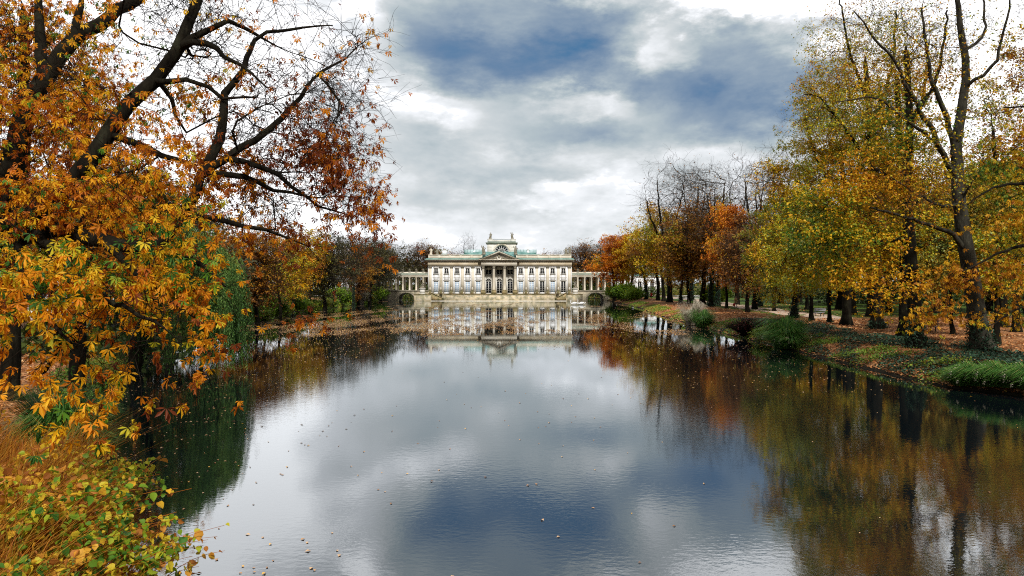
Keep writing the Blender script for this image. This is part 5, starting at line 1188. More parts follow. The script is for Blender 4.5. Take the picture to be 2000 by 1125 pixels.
    # thin pendulous sprays that end over the water
    ex = [P(620, 560, 14.8), P(645, 520, 15), P(560, 610, 13.6), P(490, 630, 13.2), P(610, 640, 14), P(370, 720, 10.8), P(330, 700, 10.8), P(215, 745, 10.2), P(270, 735, 10.2), P(735, 430, 15.8), P(720, 440, 15.8), P(375, 690, 10.8), P(470, 560, 13.4), P(660, 500, 15)]
    sk.connect(T[:170], .42, .5, .12, .5, .02); sk.connect(T[170:], .32, .9, .2, .45, .03); sk.connect(ex, .3, 1.0, .15, .4)
    def dens(E):
        W = E+O; px = 1000+W[:, 0]/W[:, 1]*F; py = HY-(W[:, 2]-CZ)/W[:, 1]*F
        d = np.clip((520-px)/230, 0, 1)*.9*np.clip((py+120)/260, .35, 1)+np.clip((py-180)/260, 0, 1)*.75
        d = np.where((px > 230) & (px < 420) & (py < 160), .02, d)
        d = np.where((px > 420) & (py < 130), .008, d)
        d = d*np.clip(.65+1.3*(np.sin(W[:, 0]*2.1+W[:, 2]*1.3)+np.sin(W[:, 2]*2.7-W[:, 0]*.9+1)+np.sin(W[:, 1]*1.9+W[:, 0]*1.7))/3*1.6, .06, 2)
        return np.clip(d, .045, 1)
    def sizef(E):
        W = E+O; py = HY-(W[:, 2]-CZ)/W[:, 1]*F; px = 1000+W[:, 0]/W[:, 1]*F; return .88+.38*np.clip((py-380)/240, 0, 1)*np.clip((430-px)/100, 0, 1)
    parts = tree_meshes('horse_chestnut', rng, sk, CHEST, BARK, TWIG, .03, dict(frac=.5, per=1, len=.85, sub=2, spread=.45, grav=-.12, r=.007, maxr=.016),
        dict(n=10500, size=.15, sizef=sizef, clump=.5, jit=.05, tmpl=T_palm, hang=True, dens=dens, rnd=.25, centre=.55, amp=.45, cs=.6, vfun=lambda E: -.30*np.clip((1000+(E+O)[:, 0]/(E+O)[:, 1]*F-360)/180, 0, 1)), tip=.0055)
    k = parts['crown']; tree_object('horse_chestnut', parts, tuple(O), 'great horse chestnut with orange and yellow leaves spreading over the left of the pond')
chestnut()
def back_chestnut(name, px, D, H, seed, label, n=5000, mat=CHEST):
    rng = np.random.default_rng(seed); sk = Skel(rng); x = X(px, D); z = float(gz(x, D)); O = np.array([x, D, z])
    tr = sk.poly([(0, 0, -.4), (0, 0, .3), (.1, 0, 3), (.3, .2, 8), (.2, .4, H*.8)], .34, .14, seg=.6, wob=.04); sk.r[0] = .6
    bl = [(0, 0, H*.55, 4.2, 4.2, H*.3), (1.5, -1, H*.35, 3.5, 3, 3), (-1, 1, H*.8, 3.2, 3.2, 3), (.5, -1.5, H*.7, 3, 3, 3)]
    T = in_blobs(rng, bl, 520, .5); T = T[T[:, 2] > 1.8]; sk.connect(T[:30], .5, .5, .1, .5); sk.connect(T[30:], .45, .9, .15, .4)
    parts = tree_meshes(name, rng, sk, mat, BARK, TWIG, .05, dict(frac=.7, per=2, len=.7, sub=1, r=.007, maxr=.02), dict(n=n, size=.17, tmpl=T_palm, hang=True, centre=.4, jit=.08, rnd=.22), tip=.007)
    tree_object(name, parts, tuple(O), label)
back_chestnut('chestnut_tree', 20, 24, 17, 301, 'upright chestnut behind the great one, its trunk dark at the far left')
back_chestnut('chestnut_tree', 150, 30, 17, 302, 'second chestnut further back, between the great limbs', 4200)
back_chestnut('chestnut_tree', 330, 47, 14, 303, 'small chestnut behind the willow, orange leaves low over the far bank', 4500, ORL)
# the bare broken bough resting on the bank
m_ = MB(); q = lambda a, b, D: V3(a, b, D)
m_.tube([q(128, 640, 13), q(118, 668, 13), q(104, 700, 13.2), q(88, 724, 13.6), q(70, 733, 14)], [.03, .035, .04, .045, .05], 7); m_.tube([q(104, 700, 13.2), q(86, 706, 13.4), q(70, 722, 13.8)], [.03, .025, .02], 6)
o = m_.build('bare_bough', BARK, None, True); tag(o, 'dark bare curved bough hanging low over the leaf strewn bank', 'branch')

# ------------------------------------------------------------------ weeping willow
def willow():
    rng = np.random.default_rng(210); D0 = 37.0; bx = -20.6; bz = float(gz(bx, D0)); O = np.array([bx, D0, bz]); sk = Skel(rng)
    sk.poly([(0, 0, -.4), (.1, 0, .3), (.5, 0, 2.5), (1.2, -.2, 5)], .42, .3, seg=.5, wob=.05); sk.r[0] = .7
    pts = []
    for i in range(46):
        an = rng.random()*6.28; r = sqrt(rng.random()); pts.append((1.9+cos(an)*3.4*r, -.3+sin(an)*2.8*r, 8.4-2.6*r*r+rng.normal()*.4))
    for i in range(60):
        u = rng.random(); pts.append((2.6+u*3.1, -1.6+rng.random()*2.8, 9.0-3.3*u**1.3-rng.random()*1.2))
    sk.connect(pts, .4, .5, .12, .5, .12); sk.finish(.012)
    V1, Q1 = sk.tubes(.05, 9, 9); V2, Q2 = joinVQ([sk.tubes(0, .05, 4)])
    S = np.nonzero((sk.r < .04))[0]; n = 900; w_ = .35+(sk.p[S][:, 0] > 2.4)*1.0; st = sk.p[rng.choice(rng.choice(S, 95, p=w_/w_.sum()), n)]+rng.normal(size=(n, 3))*np.array([.13, .13, .2])
    LP = []; seg = []; 
    for s in st:
        out = unit(np.array([s[0]-1.4, s[1]+.2, 0])); reach = np.hypot(s[0]-1.6, s[1]+.2)
        low = .05+abs(rng.normal()*.35)+(.25 if reach < 3 else 0) if s[0] > .5 else .8+rng.random()*1.5
        if s[0] > 4.2: low = .15+rng.random()*.9
        L = s[2]-(low-bz); L = L*(1-.5*rng.random()**4); k = max(6, int(L/.35)); t = np.arange(k+1)/k
        w = rng.normal(size=2)*.10; ph = rng.random()*6
        p = s+np.stack([out[0]*.7*(1-np.exp(-t*3))+w[0]*t+.05*np.sin(t*7+ph), out[1]*.7*(1-np.exp(-t*3))+w[1]*t+.05*np.cos(t*6+ph), -L*t**1.15+.12*np.sin(t*3)], 1)
        seg.append((p[:-1], p[1:])); m = int(L/.055); u = rng.random(m)*k; i = np.minimum(u.astype(int), k-1); LP.append(p[i]+(p[i+1]-p[i])*(u-i)[:, None]+rng.normal(size=(m, 3))*.02)
    A = np.vstack([a for a, b in seg]); Bp = np.vstack([b for a, b in seg]); tt = unit(Bp-A); V3_, Q3_ = cones(A, Bp, np.full(len(A), .004), np.full(len(A), .003), tt, tt, 3)
    V2, Q2 = joinVQ([(V2, Q2), (V3_, Q3_)]); LP = np.vstack(LP)
    def T_w(r): return np.array([(0, 0, 0), (.5, -.09, 0), (1, 0, -.05), (.5, .09, 0)])*1.0, np.array([(0, 1, 2, 3)])
    n = len(LP); V = []; tv, tq = T_w(None); m = rotm(rng.random(n)*6.28, radians(62)+rng.normal(size=n)*.3, rng.random(n)*6.28)
    VV = (np.einsum('nij,kj->nki', m, tv)*(.15*(.7+.6*rng.random(n)))[:, None, None]+LP[:, None]).reshape(-1, 3); QQ = ((np.arange(n)*4)[:, None, None]+tq[None]).reshape(-1, 4)
    v = clumpv(rng, LP*np.array([3, 3, .3]), .8, .2, .45, .6)
    parts = dict(trunk=raw_mesh('willow_trunk', V1, [Q1], BARK, smooth=True), branches=raw_mesh('willow_branches', V2, [Q2], TWIG), crown=raw_mesh('willow_crown', VV, [QQ], WILL, var=v))
    tree_object('weeping_willow', parts, tuple(O), 'green weeping willow trailing its strands into the pond on the left')
willow()

# ------------------------------------------------------------------ shrubs, grasses and ground cover
def shrub_mesh(name, seed, w, h, n, size, mat, tmpl=T_quad, stems=60, centre=.5, amp=.6, rnd=.22, droop=.2):
    rng = np.random.default_rng(seed); seg = []; P = []
    for i in range(stems):
        an = rng.random()*6.28; r = sqrt(rng.random()); e = np.array([cos(an)*r*w, sin(an)*r*w, h*(1-.45*r*r)*(.75+.3*rng.random())]); b = np.array([cos(an)*r*w*.35, sin(an)*r*w*.35, -.05])
        t = np.linspace(0, 1, 6)[:, None]; mid = b+(e-b)*np.array([.3, .3, .75]); p = (1-t)**2*b+2*t*(1-t)*mid+t*t*e; seg.append((p[:-1], p[1:]))
        k = max(1, n//stems); u = .25+.75*rng.random(k)**.7; q = (1-u[:, None])**2*b+2*u[:, None]*(1-u[:, None])*mid+u[:, None]**2*e; P.append(q+rng.normal(size=(k, 3))*w*.10)
    A = np.vstack([a for a, b in seg]); Bp = np.vstack([b for a, b in seg]); tt = unit(Bp-A); V, Q = cones(A, Bp, np.full(len(A), .012), np.full(len(A), .009), tt, tt, 3)
    st = raw_mesh(name+'_stems', V, [Q], TWIG); P = np.vstack(P); P[:, 2] = np.maximum(P[:, 2], .02)
    V, Q, o = leaves(rng, P, size, tmpl, droop=droop); v = clumpv(rng, P, 1.0/max(w, .6), rnd, centre, amp)
    return dict(stems=st, foliage=raw_mesh(name+'_foliage', V, [Q], mat, var=v[o]))
def put_shrub(name, parts, x, y, label, cat='shrub', s=1.0, group=None, rz=None, z=None):
    e = empty(name, (x, y, float(gz(x, y)) if z is None else z), R.random()*6.28 if rz is None else rz, label, cat, group); e.scale = (s, s, s) if np.isscalar(s) else s
    for k, me in parts.items(): obj(k, me, e)
    return e
SH_G = shrub_mesh('green_shrub', 401, 1.6, 1.9, 4200, .20, BUSHL, stems=70, centre=.5)
SH_G2 = shrub_mesh('leafy_shrub', 402, 1.3, 1.1, 3000, .16, RIVERG, stems=60, centre=.5)
SH_Y = shrub_mesh('yellow_shrub', 403, 1.2, 1.1, 2600, .15, BUSHL, stems=50, centre=.8)
SH_B = shrub_mesh('brown_shrub', 404, 1.4, 1.5, 1500, .16, BRL, stems=130, centre=.4)
SH_R = shrub_mesh('red_twig_shrub', 405, 2.2, 1.5, 900, .13, REDS, stems=900, centre=.35)
for i, (px, py, D, s, k, lab) in enumerate([
    (1203, 0, 190, 2.3, SH_G, 'large bright green shrub hiding the right end of the bridge'), (1222, 0, 176, 2.3, SH_G, 'bright green shrub beside the path, right of the bridge shrub'), (1238, 0, 168, 1.7, SH_G, 'dark green shrub against the trunks right of the bridge'),
    (752, 0, 196, 2.0, SH_G, 'green shrub at the left end of the bridge'), (738, 0, 186, 2.2, SH_G, 'big loose green shrub on the left bank near the bridge'), (724, 0, 178, 1.9, SH_G2, 'pale green shrub right of the plume clump on the left bank'),
    (697, 0, 158, 2.1, SH_B, 'brown twiggy shrub left of the pale plume clump'), (680, 0, 146, 2.0, SH_G, 'rounded green shrub below the white building'), (668, 0, 137, 1.6, SH_G2, 'dull green shrub at the waterline of the left bank'),
    (650, 0, 130, 1.6, SH_G2, 'dark low shrub on the left bank by the forked tree'), (632, 0, 122, 1.7, SH_Y, 'yellow green shrub in the middle of the left bank'), (616, 0, 116, 1.6, SH_G2, 'green shrub left of the yellow one on the bank'),
    (596, 0, 108, 1.7, SH_G, 'dark green shrub on the left bank under the yellow tree'), (576, 0, 101, 1.5, SH_G2, 'leafy green shrub at the water in front of the benches'), (556, 0, 95, 1.6, SH_G, 'bushy green shrub on the left bank, third from the willow'),
    (538, 0, 89, 1.3, SH_G2, 'leafy shrub on the left bank, second from the willow'), (518, 0, 83, 1.3, SH_G, 'low green shrub nearest the willow strands'), (498, 0, 80, 1.1, SH_G2, 'ragged green plants between the willow and the first bank shrub'),
    (1430, 0, 61, 1.0, SH_R, 'dark red twiggy shrub with caught leaves on the right bank'), (1497, 0, 56.5, .9, SH_G2, 'green leafy plant left of the arching grass clump on the right bank'),
    (1398, 0, 125, 1.9, SH_G, 'green shrub behind the ivied trunks near the walker'), (1345, 0, 84, .7, SH_G2, 'small green plant at the waterline near the pampas clump')]):
    x = X(px, D)
    if px > 1000: x = max(x, float(shore_r(D))+.6*s)
    else: x = min(x, float(shore_l(D))-.5*s)
    put_shrub({id(SH_G): 'green_shrub', id(SH_G2): 'leafy_shrub', id(SH_Y): 'yellow_shrub', id(SH_B): 'brown_shrub', id(SH_R): 'red_shrub'}[id(k)], k, x, D, lab, s=s)
def grass_mesh(name, seed, w, h, n, mat, lean=(0, 0), plume=0, wid=.015, arch=.8):
    rng = np.random.default_rng(seed); an = rng.random(n)*6.28; r = np.sqrt(rng.random(n)); b = np.stack([np.cos(an)*r*w*.45, np.sin(an)*r*w*.45, np.full(n, -.05)], 1)
    hh = h*(.35+.75*rng.random(n))*(1+.25*np.sin(an*3+seed)); o = np.stack([np.cos(an), np.sin(an)], 1)*(.25+.75*r)[:, None]*(w*.55+arch*hh[:, None]*.5)+rng.normal(size=(n, 2))*.1+np.array(lean)*hh[:, None]
    side = np.stack([-np.sin(an), np.cos(an), np.zeros(n)], 1)*wid; rows = []
    for t, zt, wd in ((0, 0, 1), (.35, .62, 1), (.7, .98, .8), (1, .88 if arch > .5 else 1.1, .12)):
        c = b.copy(); c[:, :2] += o*t**1.5; c[:, 2] += hh*zt*(1-.35*t*arch*r); rows.append((c-side*wd, c+side*wd))
    V = np.stack([v for pr in rows for v in pr], 1).reshape(-1, 3); q = np.array([(0, 1, 3, 2), (2, 3, 5, 4), (4, 5, 7, 6)]); Q = ((np.arange(n)*8)[:, None, None]+q[None]).reshape(-1, 4)
    d = dict(blades=raw_mesh(name+'_blades', V, [Q], mat, var=np.repeat(np.clip(rng.beta(2, 2.6, n), 0, .999), 3)))
    if plume:
        tips = (rows[-1][0]+rows[-1][1])/2; k = rng.choice(n, plume); P = np.repeat(tips[k], 16, 0)+rng.normal(size=(plume*16, 3))*np.array([.05, .05, .10])
        V, Q, ow = leaves(rng, P, .045, T_quad); d['plumes'] = raw_mesh(name+'_plumes', V, [Q], PLUME, var=rng.random(len(P))[ow])
    return d
G1 = grass_mesh('grass', 411, 1.1, .85, 1100, GRASS, (-.45, -.15)); G2 = grass_mesh('grass', 412, 1.3, .95, 1200, GRASS, (-.4, -.2), plume=16)
G3 = grass_mesh('grass', 413, 1.3, 1.35, 1500, GRASS, (0, 0), arch=.6, wid=.016); G4 = grass_mesh('pampas', 414, 1.5, 2.2, 1600, PLUME, (0, 0), plume=60, arch=.6, wid=.018)
for (x, y, s, k, lab, nm) in [
    (X(1512, 51.5), 51.5, 1.5, G3, 'tall arching green grass clump on the right bank below the first bench', 'grass_clump'), (X(1532, 50.5), 50.5, 1.3, G2, 'silvery tipped grass clump right beside the tall arching one', 'grass_clump'),
    (X(1352, 76), 76, 1.25, G3, 'dense bright green grass clump at the water before the ivied trunks', 'grass_clump'), (X(1336, 80), 80, 1.1, G4, 'pale feathery pampas clump left of the bright grass clump', 'pampas_clump'),
    (X(708, 166), 166, 1.7, G4, 'pale pampas plume clump on the left bank near the bridge', 'pampas_clump'),
    (X(1872, 31.2)+.3, 31.4, .8, G1, 'first grass clump of the overhanging fringe on the near right bank', 'grass_clump'), (X(1898, 31.0)+.3, 31.0, .95, G2, 'second grass clump of the right bank fringe, leaning to the water', 'grass_clump'),
    (X(1925, 30.6)+.3, 30.6, 1.0, G1, 'third grass clump of the right bank fringe', 'grass_clump'), (X(1952, 30.2)+.3, 30.2, 1.0, G2, 'fourth grass clump of the right bank fringe', 'grass_clump'),
    (X(1978, 29.7)+.4, 29.8, 1.0, G1, 'fifth grass clump of the right bank fringe, close to the photo edge', 'grass_clump'), (X(2004, 29.2)+.4, 29.3, 1.0, G2, 'grass clump cut by the right edge of the view', 'grass_clump'), (X(2030, 29.0)+.4, 28.6, 1.0, G1, 'last grass clump beyond the right edge', 'grass_clump'),
    (X(118, 19.5), 19.5, 1.0, G3, 'dark green grass tuft on the near left bank among fallen leaves', 'grass_clump'), (X(150, 19.0), 19.2, .9, G2, 'arching grass tuft at the water edge of the near left bank', 'grass_clump'), (X(185, 23), 23.6, .9, G1, 'grass tuft under the lowest chestnut sprays', 'grass_clump')]:
    sr, sl = float(shore_r(y)), float(shore_l(y))
    if x > 0: x = max(x, sr+.25)
    else: x = min(x, sl-.35)
    e = empty(nm, (x, y, float(gz(x, y))), 0, lab, 'grass'); e.scale = (s, s, s)
    for kk, me in k.items(): obj(kk, me, e)
# loose litter, ivy carpet, bank herbs and floating leaves: uncountable
def scatter(name, P, size, mat, v, label, cat, tilt=.35, tmpl=T_quad, lift=.015, seed=1):
    rng = np.random.default_rng(seed); P = P.copy(); P[:, 2] += lift
    V, Q, o = leaves(rng, P, size, tmpl, tilt=tilt); tag(obj(name, raw_mesh(name, V, [Q], mat, var=v[o])), label, cat, kind='stuff')
def bank_pts(rng, n, side, s0, s1, y0, y1, pw=1.0, ypow=1.6):
    y = y0+(y1-y0)*rng.random(n)**ypow; s = s0+(s1-s0)*rng.random(n)**pw; x = shore_r(y)+s if side > 0 else shore_l(y)-s
    return np.stack([x, y, gz(x, y)], 1), s
rng = np.random.default_rng(500)
P1, s1 = bank_pts(rng, 75000, 1, .22, 26, 25, 125, 1.25); P2, s2 = bank_pts(rng, 26000, -1, .1, 12, 4, 60, 1.2, 1.3)
kp_ = (P1[:, 1] < 72) | (s1 < 8) | (rng.random(len(P1)) < .12); P1 = P1[kp_]; s1 = s1[kp_]
n1 = np.sin(P1[:, 0]*.9)+np.sin(P1[:, 1]*.7+P1[:, 0]*.3)
P = np.vstack([P1, P2]); v = np.clip(rng.beta(2, 1.8, len(P)), 0, .999)
scatter('leaf_litter', P, np.concatenate([np.where(P1[:, 1] > 60, .22, .15), np.full(len(P2), .14)]), LITTER, v, 'carpet of brown and tan fallen leaves covering the banks', 'leaf litter', .45)
Pi, si = bank_pts(rng, 60000, 1, .3, 7.5, 26, 75, 1.0, 1.4)
m = (np.sin(Pi[:, 0]*1.1+Pi[:, 1]*.25)+np.sin(Pi[:, 1]*.55+1)+.7*np.sin(Pi[:, 0]*2.7-Pi[:, 1]*1.3)+.35*rng.normal(size=len(Pi)) > .25-1.3*np.exp(-((si-4.6)/1.9)**2)); Pi = Pi[m]; Pi[:, 2] += rng.random(len(Pi))*.12
scatter('ivy_carpet', Pi, .13, IVY, np.clip(rng.random(len(Pi)), 0, .999), 'dark glossy ivy spreading over the crest and slope of the right bank', 'ground ivy', .6, seed=2)
Ph, sh = bank_pts(rng, 46000, -1, -.1, 4.5, 60, 190, .8, 1.3); Ph[:, 2] += rng.random(len(Ph))**1.5*.55*(1+.6*np.sin(Ph[:, 1]*.5))
Pg, sg = bank_pts(rng, 16000, 1, 0, 3.0, 60, 170, .8, 1.2); Pg[:, 2] += rng.random(len(Pg))**1.5*.22; kp = (np.sin(Pg[:, 1]*.22)+np.sin(Pg[:, 1]*.61+1) > -.2); Pg = Pg[kp]
Pk, sk_ = bank_pts(rng, 5000, -1, 0, 2.2, 18, 40, .8, 1.0); Pk[:, 2] += rng.random(len(Pk))**1.5*.35
Pn, sn = bank_pts(rng, 18000, 1, .0, 3.0, 27, 62, .8, 1.0); Pn[:, 2] += rng.random(len(Pn))**1.5*.28; kp = (np.sin(Pn[:, 1]*.8)+np.sin(Pn[:, 1]*1.9+Pn[:, 0]) > .35); Pn = Pn[kp]
P = np.vstack([Ph, Pg, Pk, Pn]); scatter('bank_herbs', P, np.concatenate([np.full(len(Ph), .22), np.full(len(Pg), .17), np.full(len(Pk)+len(Pn), .12)]), RIVERG, clumpv(rng, P, .3, .2, .5, .6), 'low green herbs and weeds fringing both waterlines', 'bank plants', 1.0, seed=3)
def floating():
    rng = np.random.default_rng(510); L = []
    y = 58+rng.random(230000)**1.25*135; l, r = shore_l(y), shore_r(y); x = l+(r-l)*rng.random(len(y)); t = (x-l)/(r-l)
    px = 1000+x/y*F; py = HY+CZ*F/y
    f = .5*np.sin(py*.33+px*.02)+.35*np.sin(py*.71+px*.03+1)+.9*np.sin(x*.41+1.5*np.sin(y*.09)+x*y*.002)+.8*np.sin(x*1.1-y*.25+np.sin(x*.5))+.6*np.sin(x*2.3+y*.6)+.75*rng.normal(size=len(y))
    band = 1.9*np.exp(-((y-76)/9)**2)*(t < .62)+1.1*np.exp(-((y-97)/16)**2)+.9*np.exp(-((y-72)/7)**2)*(t > .8)-.5*(y > 125)-1.5*(y < 64)
    keep = f+band+.45*(t < .6) > 1.95; keep &= rng.random(len(y)) < .7; L.append((np.stack([x, y], 1)[keep], .15))
    def grp(n, x0, x1, y0, y1, s):
        a = rng.random((n, 2))*np.array([x1-x0, y1-y0])+np.array([x0, y0]); a = a[(a[:, 0] > shore_l(a[:, 1])) & (a[:, 0] < shore_r(a[:, 1]))]; L.append((a, s))
    grp(600, -22, -9.5, 16, 42, .10); grp(110, -12, -5.5, 10, 24, .08); grp(1100, -31, -10, 42, 72, .12); grp(60, -9, 3, 10, 30, .085); grp(90, -6, 20, 24, 60, .09); grp(45, 0, 20, 9, 30, .075); grp(26, -5.2, -3.0, 10.4, 13.5, .09); grp(900, -25, 21, 50, 72, .11); grp(500, 8, 21, 30, 66, .10)
    P = np.vstack([a for a, s in L]); S = np.concatenate([np.full(len(a), s) for a, s in L]); P = np.concatenate([P, np.full((len(P), 1), .006)], 1)
    V, Q, o = leaves(rng, P, S, T_simple, tilt=.05); V[:, 2] = np.maximum(V[:, 2], .004)
    tag(obj('floating_leaves', raw_mesh('floating_leaves', V, [Q], FLOATL, var=np.clip(rng.random(len(P)), 0, .999)[o])), 'tan and orange fallen leaves floating in drifts on the pond', 'floating leaves', kind='stuff')
floating()

# ------------------------------------------------------------------ foreground shrubs, near left
def knot(name, seed, x0, y0, w, d, h, n, label, lean=(.9, -.1), per=26, size=.105):
    rng = np.random.default_rng(seed); z0 = float(gz(x0, y0)); O = np.array([x0, y0, z0]); seg = []; P = []; Dd = []
    for i in range(n):
        b = np.array([(rng.random()-.5)*w, (rng.random()-.5)*d, 0]); b[2] = float(gz(x0+b[0], y0+b[1]))-z0-.05
        L = h*(.6+.55*rng.random()); le = np.array(lean)*(.35+.75*rng.random())+rng.normal(size=2)*.14
        t = np.linspace(0, 1, 9); p = b+np.stack([le[0]*L*t**1.6, le[1]*L*t**1.6, L*(t-.32*t**2.4)], 1)+np.cumsum(rng.normal(size=(9, 3))*.012, 0); seg.append((p[:-1], p[1:], np.linspace(.010, .004, 8)))
        k = int(per*(.6+.7*rng.random())); u = (.28+.72*rng.random(k)**.8)*7.99; j = u.astype(int); q = p[j]+(p[j+1]-p[j])*(u-j)[:, None]
        an = rng.random(k)*6.28; off = np.stack([np.cos(an), np.sin(an), .1+0*an], 1)*(.04+.07*rng.random(k))[:, None]; P.append(q+off); Dd.append(off)
    A = np.vstack([s[0] for s in seg]); Bp = np.vstack([s[1] for s in seg]); rr = np.concatenate([s[2] for s in seg]); tt = unit(Bp-A); V, Q = cones(A, Bp, rr, rr*.9, tt, tt, 4)
    e = empty(name, tuple(O), 0, label, 'shrub'); obj('stems', raw_mesh(name+'_stems', V, [Q], DRYG, var=np.clip(rng.normal(size=len(Q))*.1+.35, 0, .99)), e)
    P = np.vstack(P); Dd = np.vstack(Dd); V, Q, o = leaves(rng, P, size*(.55+.9*rng.random(len(P))), T_round, dirs=Dd, droop=.5, tilt=1.25, nvar=9); v = clumpv(rng, P, 1.3, .28, .53, .6)
    obj('leaves', raw_mesh(name+'_leaves', V, [Q], KNOT, var=v[o]), e)
knot('leafy_shrub', 601, -7.0, 10.6, 2.4, 2.2, 1.95, 170, 'yellow green shrub with rounded leaves reaching furthest over the water at the lower left', (.85, -.15), 14, .10)
knot('leafy_shrub', 602, -5.9, 8.4, 1.8, 2.0, 1.5, 170, 'rounded leaf shrub with green and orange leaves in the bottom left corner', (.62, -.1), 11, .09)
knot('leafy_shrub', 603, -8.8, 11.4, 2.2, 2.4, 1.9, 90, 'rounded leaf shrub at the far left, mixed with dry stems', (.5, 0), 13)
knot('leafy_shrub', 604, -8.6, 14.0, 1.6, 1.6, 1.9, 26, 'tall spindly shrub with a few peach coloured leaves against the leafy bank', (.25, 0), 14, .13)
knot('leafy_shrub', 605, -9.6, 16.2, 2.4, 2.0, 1.2, 70, 'small leaved green shrub below the grass tuft on the near left bank', (.4, 0), 24, .075)
def dry():
    rng = np.random.default_rng(610); n = 15000; y = 5.5+rng.random(n)*12; s = rng.random(n)**.8*6+.15; x = shore_l(y)-s; b = np.stack([x, y, gz(x, y)-.03], 1)
    h = (.4+.85*rng.random(n))*(1+.35*np.sin(x*2+y)); le = np.stack([.55+rng.normal(size=n)*.38, rng.normal(size=n)*.3], 1)*h[:, None]; an = rng.random(n)*6.28; side = np.stack([np.cos(an), np.sin(an), 0*an], 1)*.006
    rows = []
    for t, z, w in ((0, 0, 1), (.5, .6, .9), (1, 1, .2)):
        c = b.copy(); c[:, :2] += le*t**1.5; c[:, 2] += h*z; rows += [c-side*w, c+side*w]
    V = np.stack(rows, 1).reshape(-1, 3); q = np.array([(0, 1, 3, 2), (2, 3, 5, 4)]); Q = ((np.arange(n)*6)[:, None, None]+q[None]).reshape(-1, 4)
    tag(obj('dry_stems', raw_mesh('dry_stems', V, [Q], DRYG, var=np.repeat(np.clip(rng.beta(2, 2, n), 0, .999), 2))), 'tangle of thin rusty dry stems filling the near left bank', 'dry undergrowth', kind='stuff')
dry()

# ------------------------------------------------------------------ benches, lamp, walkers, water birds
def bench(px, D, rz, label, group='park benches'):
    x = X(px, D); e = empty('park_bench', (x, D, float(gz(x, D))), rz, label, 'bench', group)
    m = MB(); [m.box(-.9, .9, -.22+.15*k, -.11+.15*k, .43, .47) for k in range(3)]; m.build('seat', WOODP, e)
    m = MB(); [m.box(-.9, .9, .27+.04*k, .30+.04*k, .58+.17*k, .72+.17*k) for k in range(2)]; m.build('backrest', WOODP, e)
    for sx in (-.7, .7):
        m = MB(); m.box(sx-.03, sx+.03, -.22, -.16, -.02, .43); m.box(sx-.03, sx+.03, .2, .26, -.02, .43); m.box(sx-.03, sx+.03, -.22, .26, .38, .425); m.tube([(sx, .23, .4), (sx, .28, .6), (sx, .36, .92)], .03, 5); m.build('leg', IRON, e)
bench(1597, 77, radians(-75), 'grey park bench seen beside a slim trunk on the right lawn edge')
bench(1808, 52, radians(-80), 'grey park bench beyond the ivied trunk on the right')
bench(1340, 150, 0, 'park bench by the white railing far along the right bank lane')
for i, (p, D) in enumerate([(545, 112), (562, 118), (580, 124), (598, 130)]): bench(p, D, radians(25), ['dark park bench on the left path, nearest the willow', 'second park bench from the willow on the left path', 'third park bench from the willow on the left path', 'park bench on the left path nearest the yellow tree'][i], 'benches along the left path')
def lamp(px, D, label):
    x = X(px, D); e = empty('street_lamp', (x, D, float(gz(x, D))), 0, label, 'lamp'); z = 0
    m = MB(); m.lathe((0, 0, 0), [(.16, 0), (.14, .4), (.07, .6), (.05, 2.9), (.09, 3.0)], 8); m.build('pole', COPPER, e); m = MB(); m.lathe((0, 0, 3.0), [(.12, 0), (.22, .45), (.24, .5), (.05, .75)], 6); m.build('lantern', GLASS, e)
lamp(1162, 232, 'green park lamp seen between the columns of the right colonnade')
SKIN = noise_mat('skin', [(.3, (.45, .28, .20)), (.7, (.50, .32, .24))], 5, .6); TAN = noise_mat('tan_coat', [(.3, (.38, .26, .14)), (.7, (.50, .36, .20))], 4, .9); GREYT = noise_mat('grey_trousers', [(.3, (.16, .15, .20)), (.7, (.24, .22, .30))], 4, .9)
BLK = noise_mat('black_cloth', [(.3, (.012, .012, .015)), (.7, (.03, .03, .035))], 4, .9); RED = noise_mat('red_cloth', [(.3, (.45, .02, .02)), (.7, (.6, .04, .04))], 4, .8); HAIR = noise_mat('dark_hair', [(.3, (.03, .018, .01)), (.7, (.06, .04, .02))], 9, .7)
def skin_body(name, joints, edges, mat, parent):
    me = bpy.data.meshes.new(name); me.from_pydata([j[:3] for j in joints], edges, []); o = obj(name, me, parent)
    md = o.modifiers.new('skin', 'SKIN'); 
    for v, j in zip(me.skin_vertices[0].data, joints): v.radius = (j[3], j[3]*(j[4] if len(j) > 4 else 1)); v.use_loose = False
    me.skin_vertices[0].data[0].use_root = True; s = o.modifiers.new('sub', 'SUBSURF'); s.levels = 2; s.render_levels = 2; me.materials.append(mat); return o
